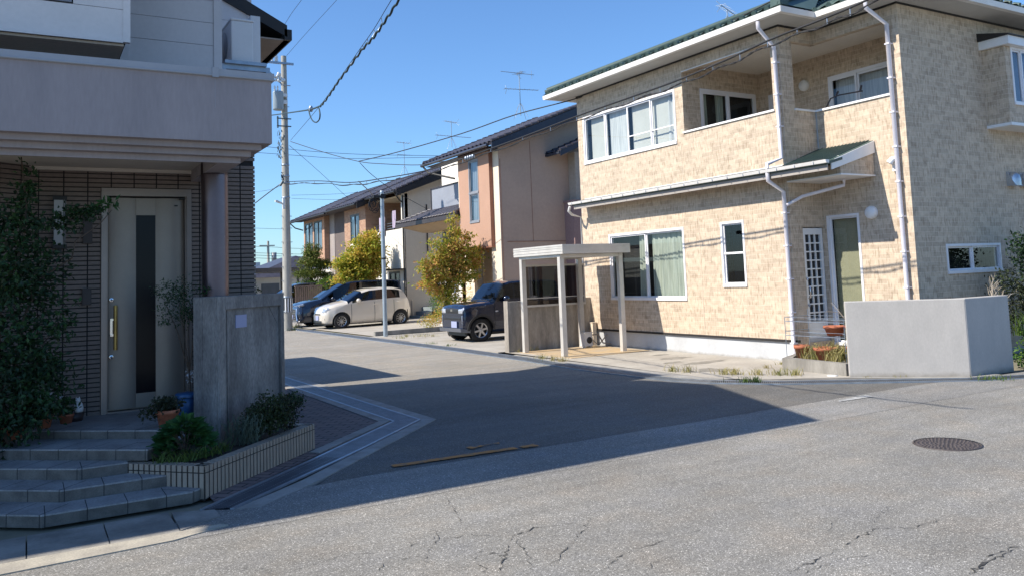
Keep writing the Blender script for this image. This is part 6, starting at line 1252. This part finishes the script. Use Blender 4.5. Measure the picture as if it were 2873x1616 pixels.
# ================================================================== CARS
def interp(tab, x):
    for (a, va), (b, vb) in zip(tab, tab[1:]):
        if x <= b: t = (x-a)/(b-a) if b > a else 0; t = max(0, min(1, t)); return va+(vb-va)*t
    return tab[-1][1]
def car(name, label, x0, y0, L, W, top, bot, half, belt, tumble, paint, wx, wr, rim_sp, glass_x, ws_x, headz, grille, boxy=.06, spoke_w=.05, z0=0.0, lens=None, dark_pil=(), seams=()):
    """nose points to -x; x0 = nose, y0 = near side"""
    yc = y0+W/2; t = thing(name, label, 'car', (x0, yc, z0), 'cars parked beside the street')
    nx = int(L/.045); NS = 30; rows = []
    for i in range(nx+1):
        x = L*i/nx; zt_ = interp(top, x); zb = interp(bot, x); hw = interp(half, x)*W/2; zbt = min(interp(belt, x), zt_-.03)
        cab = max(0, min(1, (zt_-zbt-.05)/.4)); wr_ = hw-tumble*cab-.0*x
        rr_ = boxy+.05*(1-cab)
        prof = [(0,zb),(hw*.88,zb),(hw*.965,zb+.10),(hw*1.0,zb+.30),(hw*.995,(zb+.3+zbt)/2),(hw*.975,zbt),(wr_+.0,zt_-rr_),(wr_-rr_*.7,zt_-rr_*.25),(wr_-rr_*2,zt_+.0),(0,zt_+.03)]
        if cab < .05: prof[5] = (hw*.96, zbt-.02); prof[6] = (hw*.92, zt_-.045); prof[7] = (hw*.84, zt_-.012); prof[8] = (hw*.66, zt_+.006)
        d = [0]
        for a, b in zip(prof, prof[1:]): d.append(d[-1]+math.hypot(b[0]-a[0], b[1]-a[1]))
        row = []; segs = [2,2,3,4,4,6,3,2,4]
        for k, n in enumerate(segs):
            for j in range(n): f = j/n; row.append((prof[k][0]+(prof[k+1][0]-prof[k][0])*f, prof[k][1]+(prof[k+1][1]-prof[k][1])*f))
        row.append(prof[-1]); rows.append((x, row))
    K = len(rows[0][1]); parts = {}
    def P(i, k, s): x, row = rows[i]; y, z = row[k]; return Vector((x0+x, yc+s*y, z0+z))
    def put(nm, q_, smooth=True): parts.setdefault(nm, MB()).add(q_, [(0,1,2,3)], 0, smooth)
    V = {}
    bodyv, bodyf = [], []
    idx = {}
    def vid(i, k, s):
        if rows[i][1][k][0] < 1e-6: s = 1
        key = (i, k, s)
        if key not in idx:
            p = P(i, k, s); x = rows[i][0]; y = rows[i][1][k][0]; z = rows[i][1][k][1]
            if y > W/2-.28:
                for w_ in wx:
                    dx, dz = x-w_, z-wr; D = math.hypot(dx, dz); RA = wr+.055
                    if D < RA*1.0 and k < 14: f = RA/max(D, .01); p = Vector((x0+w_+dx*f, p.y, z0+max(wr+dz*f, .12)))
            idx[key] = len(bodyv); bodyv.append(p)
        return idx[key]
    for i in range(nx):
        xm = (rows[i][0]+rows[i+1][0])/2; zt_ = interp(top, xm); zbt = interp(belt, xm)
        for k in range(K-1):
            ym = sum(rows[a][1][b][0] for a in (i,i+1) for b in (k,k+1))/4; zm = sum(rows[a][1][b][1] for a in (i,i+1) for b in (k,k+1))/4
            if ym > W/2-.24 and any(math.hypot(xm-w_, zm-wr) < wr+.04 for w_ in wx) and k < 15: continue
            for s in (1, -1):
                nm = None
                if k >= 20 and ws_x[0] < xm < ws_x[1] and zt_ > zbt+.05: nm = 'windscreen'
                elif 16 <= k < 21 and zt_-zbt > .16 and glass_x[0] < xm < glass_x[1]:
                    if any(a < xm < b for a, b in dark_pil): nm = 'pillar'
                    else: nm = 'side_window'
                q_ = (i, i+1, i+1, i), (k, k, k+1, k+1)
                if nm: parts.setdefault((nm, (s, sum(xm > b_ for a_, b_ in dark_pil)) if nm != 'windscreen' else 0), MB()).add([P(q_[0][j], q_[1][j], s) for j in range(4)], [(0,1,2,3)], 0, True)
                else:
                    f = [vid(q_[0][j], q_[1][j], s) for j in range(4)]
                    if len(set(f)) >= 3: bodyf.append(f if s > 0 else f[::-1])
    b = MB(); b.add(bodyv, bodyf, 0, True)
    for i, e in ((0, 1), (nx, -1)):
        for s in (1, -1): b.add([P(i, k, s) for k in range(K)], [tuple(range(K))], 0, True)
    bo = b.build('body', paint, t)
    for (nm, _s), mbx in parts.items(): mbx.build(nm, CARGLASS if nm != 'pillar' else PLASTIC_B, t)
    # cabin floor and seats so the glass shows something, dark wells
    c = MB(); c.box(x0+.55,yc-W/2+.1,z0+.28,x0+L-.15,yc+W/2-.1,z0+.62)
    c.box(x0+wx[0]-.38,yc-W/2+.26,z0+.2,x0+wx[0]+.38,yc+W/2-.26,z0+.7); c.box(x0+wx[1]-.38,yc-W/2+.26,z0+.2,x0+wx[1]+.38,yc+W/2-.26,z0+.7); c.box(x0+.15,yc-W/2+.2,z0+.18,x0+L-.1,yc+W/2-.2,z0+.3); c.build('underbody', PLASTIC_B, t)
    for s in (-1, 1):
        c = MB(); sx = x0+(glass_x[0]+glass_x[1])*.5-.25; ys = yc+s*W*.22
        c.box(sx,ys-.22,z0+.6,sx+.5,ys+.22,z0+.75); c.box(sx+.42,ys-.22,z0+.7,sx+.55,ys+.22,z0+1.15); c.box(sx+.44,ys-.11,z0+1.17,sx+.53,ys+.11,z0+1.33); c.build('seat', BEIGE_TRIM, t)
    for sx_ in seams:
        i = min(nx, int(sx_/L*nx)); 
        for s in (1, -1):
            m_ = MB(); o_ = Vector((0, s*.004, 0)); pa_ = [P(i, k, s)+o_ for k in range(3, 16)]
            m_.add([p-Vector((.008,0,0)) for p in pa_]+[p+Vector((.008,0,0)) for p in pa_], [(k, k+1, len(pa_)+k+1, len(pa_)+k) for k in range(len(pa_)-1)]); m_.build('door_seam', PLASTIC_B, t)
    # wheels
    for w_ in wx:
        for s in (-1, 1):
            yo = yc+s*(W/2-.02); c0 = (x0+w_, yo, z0+wr); m_ = MB()
            m_.lathe(c0, [(wr*.62,-s*.19),(wr*.9,-s*.19),(wr,-s*.16),(wr,-s*.03),(wr*.95,0),(wr*.66,-s*.005),(wr*.62,-s*.02)], 28, 0, 'Y'); wo = m_.build('wheel', RUBBER, t)
            m_ = MB(); m_.lathe(c0, [(wr*.64,-s*.01),(wr*.60,-s*.02),(wr*.57,-s*.03)], 28, 0, 'Y'); m_.lathe(c0, [(wr*.13,-s*.03),(wr*.10,-s*.01),(.0001,-s*.01)], 12, 0, 'Y')
            for k in range(rim_sp):
                a = 2*pi*k/rim_sp+.2; e1 = Vector((cos(a),0,sin(a))); e2 = Vector((-sin(a),0,cos(a))); o_ = Vector(c0)
                sw_ = spoke_w; y1_ = -s*.03; y2_ = -s*.012
                q_ = lambda rr, ww, yy: o_+e1*rr+e2*ww+Vector((0,yy,0))
                m_.hexa([q_(wr*.08,-sw_*.6,y1_-s*.02),q_(wr*.60,-sw_*.5,y1_-s*.02),q_(wr*.60,sw_*.5,y1_-s*.02),q_(wr*.08,sw_*.6,y1_-s*.02)], [q_(wr*.08,-sw_*.5,y2_),q_(wr*.60,-sw_*.42,y2_-s*.004),q_(wr*.60,sw_*.42,y2_-s*.004),q_(wr*.08,sw_*.5,y2_)])
            m_.build('rim', RIM, wo)
            m_ = MB(); m_.lathe(c0, [(wr*.63,-s*.09),(.0001,-s*.09)], 20, 0, 'Y'); m_.build('brake', PLASTIC_B, wo)
    # mirrors, handles
    for s in (-1, 1):
        m_ = MB(); mx = x0+ws_x[0]+.42; mz = z0+interp(belt, ws_x[0]+.4)+.10; my = yc+s*(W/2+.02)
        for k in range(6): pass
        m_.lathe((mx, my+s*.05, mz), [(.0001,-.085),(.07,-.07),(.09,0),(.07,.065),(.0001,.08)], 12, 0, 'Y'); m_.tube([(mx+.02,my-s*.08,mz-.05),(mx,my+s*.0,mz-.03)], .03, 6); m_.build('mirror', paint, t)
        for hx in (.5*(glass_x[0]+glass_x[1])-.12, .5*(glass_x[0]+glass_x[1])+.85):
            if hx < L-.5: m_ = MB(); m_.tube([(x0+hx,yc+s*(W/2+.0),z0+interp(belt,hx)-.10),(x0+hx+.02,yc+s*(W/2+.02),z0+interp(belt,hx)-.10),(x0+hx+.16,yc+s*(W/2+.02),z0+interp(belt,hx)-.095),(x0+hx+.18,yc+s*W/2,z0+interp(belt,hx)-.095)], .014, 6); m_.build('door_handle', paint, t)
    # lamps, grille, plate follow the nose surface
    def nose(y, z):                       # front-most body x at this height and side offset
        best = L
        for i in range(nx+1):
            x, row = rows[i]
            zt_ = interp(top, x)+.0; hw = interp(half, x)*W/2
            if z <= zt_-.0 and abs(y) <= hw*.97: best = x; break
        return best
    def patch(nm, mt, ya, yb, za, zb, pr=.012, n=5, slant=0, parent=None):
        m_ = MB(); g0 = []
        for j in range(n+1):
            for i in range(n+1):
                y = ya+(yb-ya)*i/n; z = za+(zb-za)*j/n+slant*(i/n); g0.append((x0+nose(y, z)-pr*(1 if 0 < i < n and 0 < j < n else .3), yc+y, z0+z))
        m_.add(g0, [(j*(n+1)+i, j*(n+1)+i+1, (j+1)*(n+1)+i+1, (j+1)*(n+1)+i) for j in range(n) for i in range(n)], 0, True)
        return m_.build(nm, mt, parent or t)
    for s in (-1, 1): patch('headlight', lens or LENS, s*headz[0], s*headz[1], headz[2], headz[3], .02, 6, headz[4] if len(headz) > 4 else 0)
    for (nm, mt, ya, yb, za, zb) in grille: patch(nm, mt, ya, yb, za, zb, .014)
    m_ = MB(); zp = grille[0][6] if len(grille[0]) > 6 else .36
    return t, nose, patch
WHITE = car('small_white_car', 'small cream-white hatchback parked on the drive nose towards the street', 9.76, 30.62, 3.62, 1.665,
    [(0,.60),(.05,.74),(.16,.84),(.35,.92),(.62,.99),(.92,1.04),(1.2,1.22),(1.5,1.40),(1.85,1.49),(2.4,1.525),(2.95,1.50),(3.25,1.43),(3.42,1.25),(3.55,.98),(3.62,.70)],
    [(0,.26),(.15,.20),(.5,.19),(3.2,.2),(3.45,.26),(3.62,.34)], [(0,.62),(.08,.78),(.2,.90),(.45,.97),(.8,1),(3.0,.99),(3.35,.93),(3.62,.78)],
    [(0,.6),(.9,.92),(1.4,.96),(2.4,1.0),(3.3,1.06),(3.62,1.08)], .13, PAINT_W, (.69,3.13), .30, 10, (1.12,3.12), (.93,1.52), (.38,.72,.62,.84), [('grille', PLASTIC_B, -.34,.34,.55,.60),('air_intake', PLASTIC_B, -.48,.48,.24,.34)], .07, .022, dark_pil=((2.0,2.08),), seams=(1.12,2.04,2.86))
t, nose, patch = WHITE
m_ = MB(); m_.box(9.76+nose(0,.42)-.03,31.45-.165,.36,9.76+nose(0,.42)-.01,31.45+.165,.53); m_.build('number_plate', PLATE, t)
for s in (-1, 1): patch('fog_lamp', PLASTIC_B, s*.56, s*.68, .36, .45, .016)
m_ = MB(); m_.box(9.76+.08,30.72,.17,9.76+3.5,32.2,.2); m_.build('sill', PLASTIC_B, t)
NAVY = car('boxy_navy_car', 'boxy navy blue kei car parked nose out beside the concrete partition wall', 10.24, 19.95, 3.28, 1.475,
    [(0,.92),(.03,.98),(.10,1.02),(.3,1.05),(.80,1.09),(.92,1.10),(1.12,1.35),(1.30,1.55),(1.5,1.615),(2.0,1.635),(2.9,1.62),(3.13,1.57),(3.22,1.2),(3.28,.8)],
    [(0,.34),(.1,.27),(.3,.25),(3.0,.25),(3.28,.36)], [(0,.90),(.05,.95),(.2,.99),(.5,1),(3.2,1),(3.4,.95)],
    [(0,.8),(.8,1.04),(3.4,1.08)], .075, PAINT_N, (.52,2.90), .325, 6, (1.05,3.1), (.88,1.36), (.40,.66,.80,.96), [('grille', PLASTIC_B, -.40,.40,.80,.95),('air_intake', PLASTIC_B, -.52,.52,.62,.70)], .05, .055, dark_pil=((1.58,1.66),(2.4,2.48)), seams=(.98,1.62,2.44))
t, nose, patch = NAVY
yc_ = 19.95+1.475/2
m_ = MB(); m_.box(10.24+nose(0,.5)-.035,yc_-.33,.41,10.24+nose(0,.5)-.012,yc_-.0,.58); m_.build('number_plate', PLATE, t)
for s in (-1, 1): patch('daylight_lamp', LENS_D, s*.58, s*.69, .52, .74, .02)
m_ = MB(); m_.hexa([(10.17,yc_-.66,.30),(10.42,yc_-.72,.27),(10.42,yc_+.72,.27),(10.17,yc_+.66,.30)], [(10.15,yc_-.66,.40),(10.42,yc_-.735,.36),(10.42,yc_+.735,.36),(10.15,yc_+.66,.40)]); m_.build('bumper_guard', M('dark_silver_trim', (.16,.17,.20), (.13,.14,.17), 4, .4, metal=.4), t)
m_ = MB(); m_.tube([(11.05,yc_-.6,1.125),(10.98,yc_-.1,1.135)], .012, 5); m_.tube([(11.05,yc_+.0,1.125),(10.98,yc_+.5,1.135)], .012, 5); m_.build('wiper', PLASTIC_B, t)
m_ = MB(); m_.box(10.235,yc_-.06,.85,10.22,yc_+.06,.91); m_.build('badge', CHROME, t)
m_ = MB(); m_.box(11.22,19.925,.80,11.30,19.95,.84); m_.build('side_repeater', LENS, t)
for k in range(2):
    a0 = (.52,2.90)[k]; m_ = MB(); n = 14; o_ = []; i_ = []
    for j in range(n+1): a = pi*j/n; o_.append((10.24+a0+.43*cos(a), 19.925, .325+.43*sin(a))); i_.append((10.24+a0+.37*cos(a), 19.925, .325+.37*sin(a)))
    m_.add(o_+i_+[(x,y+.06,z) for x,y,z in o_], [(j,j+1,n+2+j,n+1+j) for j in range(n)]+[(j,j+1,2*n+3+j,2*n+2+j) for j in range(n)]); m_.build('wheel_arch_trim', PLASTIC_B, t)
VAN_TOP = [(0,.74),(.04,.86),(.15,.97),(.45,1.05),(.95,1.14),(1.05,1.17),(1.5,1.46),(1.95,1.70),(2.25,1.79),(2.8,1.83),(4.2,1.82),(4.5,1.76),(4.62,1.3),(4.7,.8)]
def van(label, x0, y0, paint):
    t, nose, patch = car('dark_minivan', label, x0, y0, 4.7, 1.73, VAN_TOP, [(0,.24),(.2,.18),(4.5,.2),(4.7,.32)], [(0,.72),(.06,.85),(.2,.94),(.5,1),(4.5,1),(4.7,.93)],
        [(0,.6),(1.0,1.0),(4.7,1.12)], .13, paint, (.92,3.76), .33, 8, (1.2,4.4), (1.0,2.1), (.38,.80,.84,.92,.04), [('grille', PLASTIC_B, -.5,.5,.34,.72)], .06, .04, lens=LENS_D)
    yc = y0+.865
    for s in (-1, 1):
        m_ = MB(); m_.tube([(x0+nose(.45,.8)-.02,yc+s*.5,.78),(x0+nose(.5,.6)-.02,yc+s*.60,.55),(x0+nose(.6,.4)-.02,yc+s*.72,.30)], .03, 6); m_.build('chrome_strip', CHROME, t)
        m_ = MB(); m_.tube([(x0+nose(.1,.85)-.02,yc+s*.1,.86),(x0+nose(.6,.88)-.01,yc+s*.62,.92),(x0+nose(.78,.9)-.0,yc+s*.80,.97)], .014, 6); m_.build('chrome_strip', CHROME, t)
        for k in range(3): m_ = MB(); m_.box(x0+nose(.7,.4+.1*k)-.03,yc+s*.66-.06,.38+.11*k,x0+nose(.7,.4+.1*k)-.005,yc+s*.66+.06,.41+.11*k); m_.build('lamp_strip', CHROME, t)
    m_ = MB()
    for k in range(5): m_.box(x0+nose(0,.4+.07*k)-.028,yc-.46,.38+.07*k,x0+nose(0,.4+.07*k)-.012,yc+.46,.395+.07*k)
    m_.build('grille_bar', CHROME, t)
    m_ = MB(); m_.box(x0+nose(0,.5)-.04,yc-.165,.36,x0+nose(0,.5)-.025,yc+.165,.53); m_.build('number_plate', PLATE, t)
    m_ = MB(); m_.box(x0-.02,yc-.7,.19,x0+.25,yc+.7,.25); m_.build('front_lip', CHROME, t)
    return t
van('glossy black-blue minivan parked behind the small white car', 9.55, 33.3, PAINT_B)
van('charcoal minivan mostly hidden behind the utility pole and the concrete pillar', 9.75, 41.6, PAINT_G)
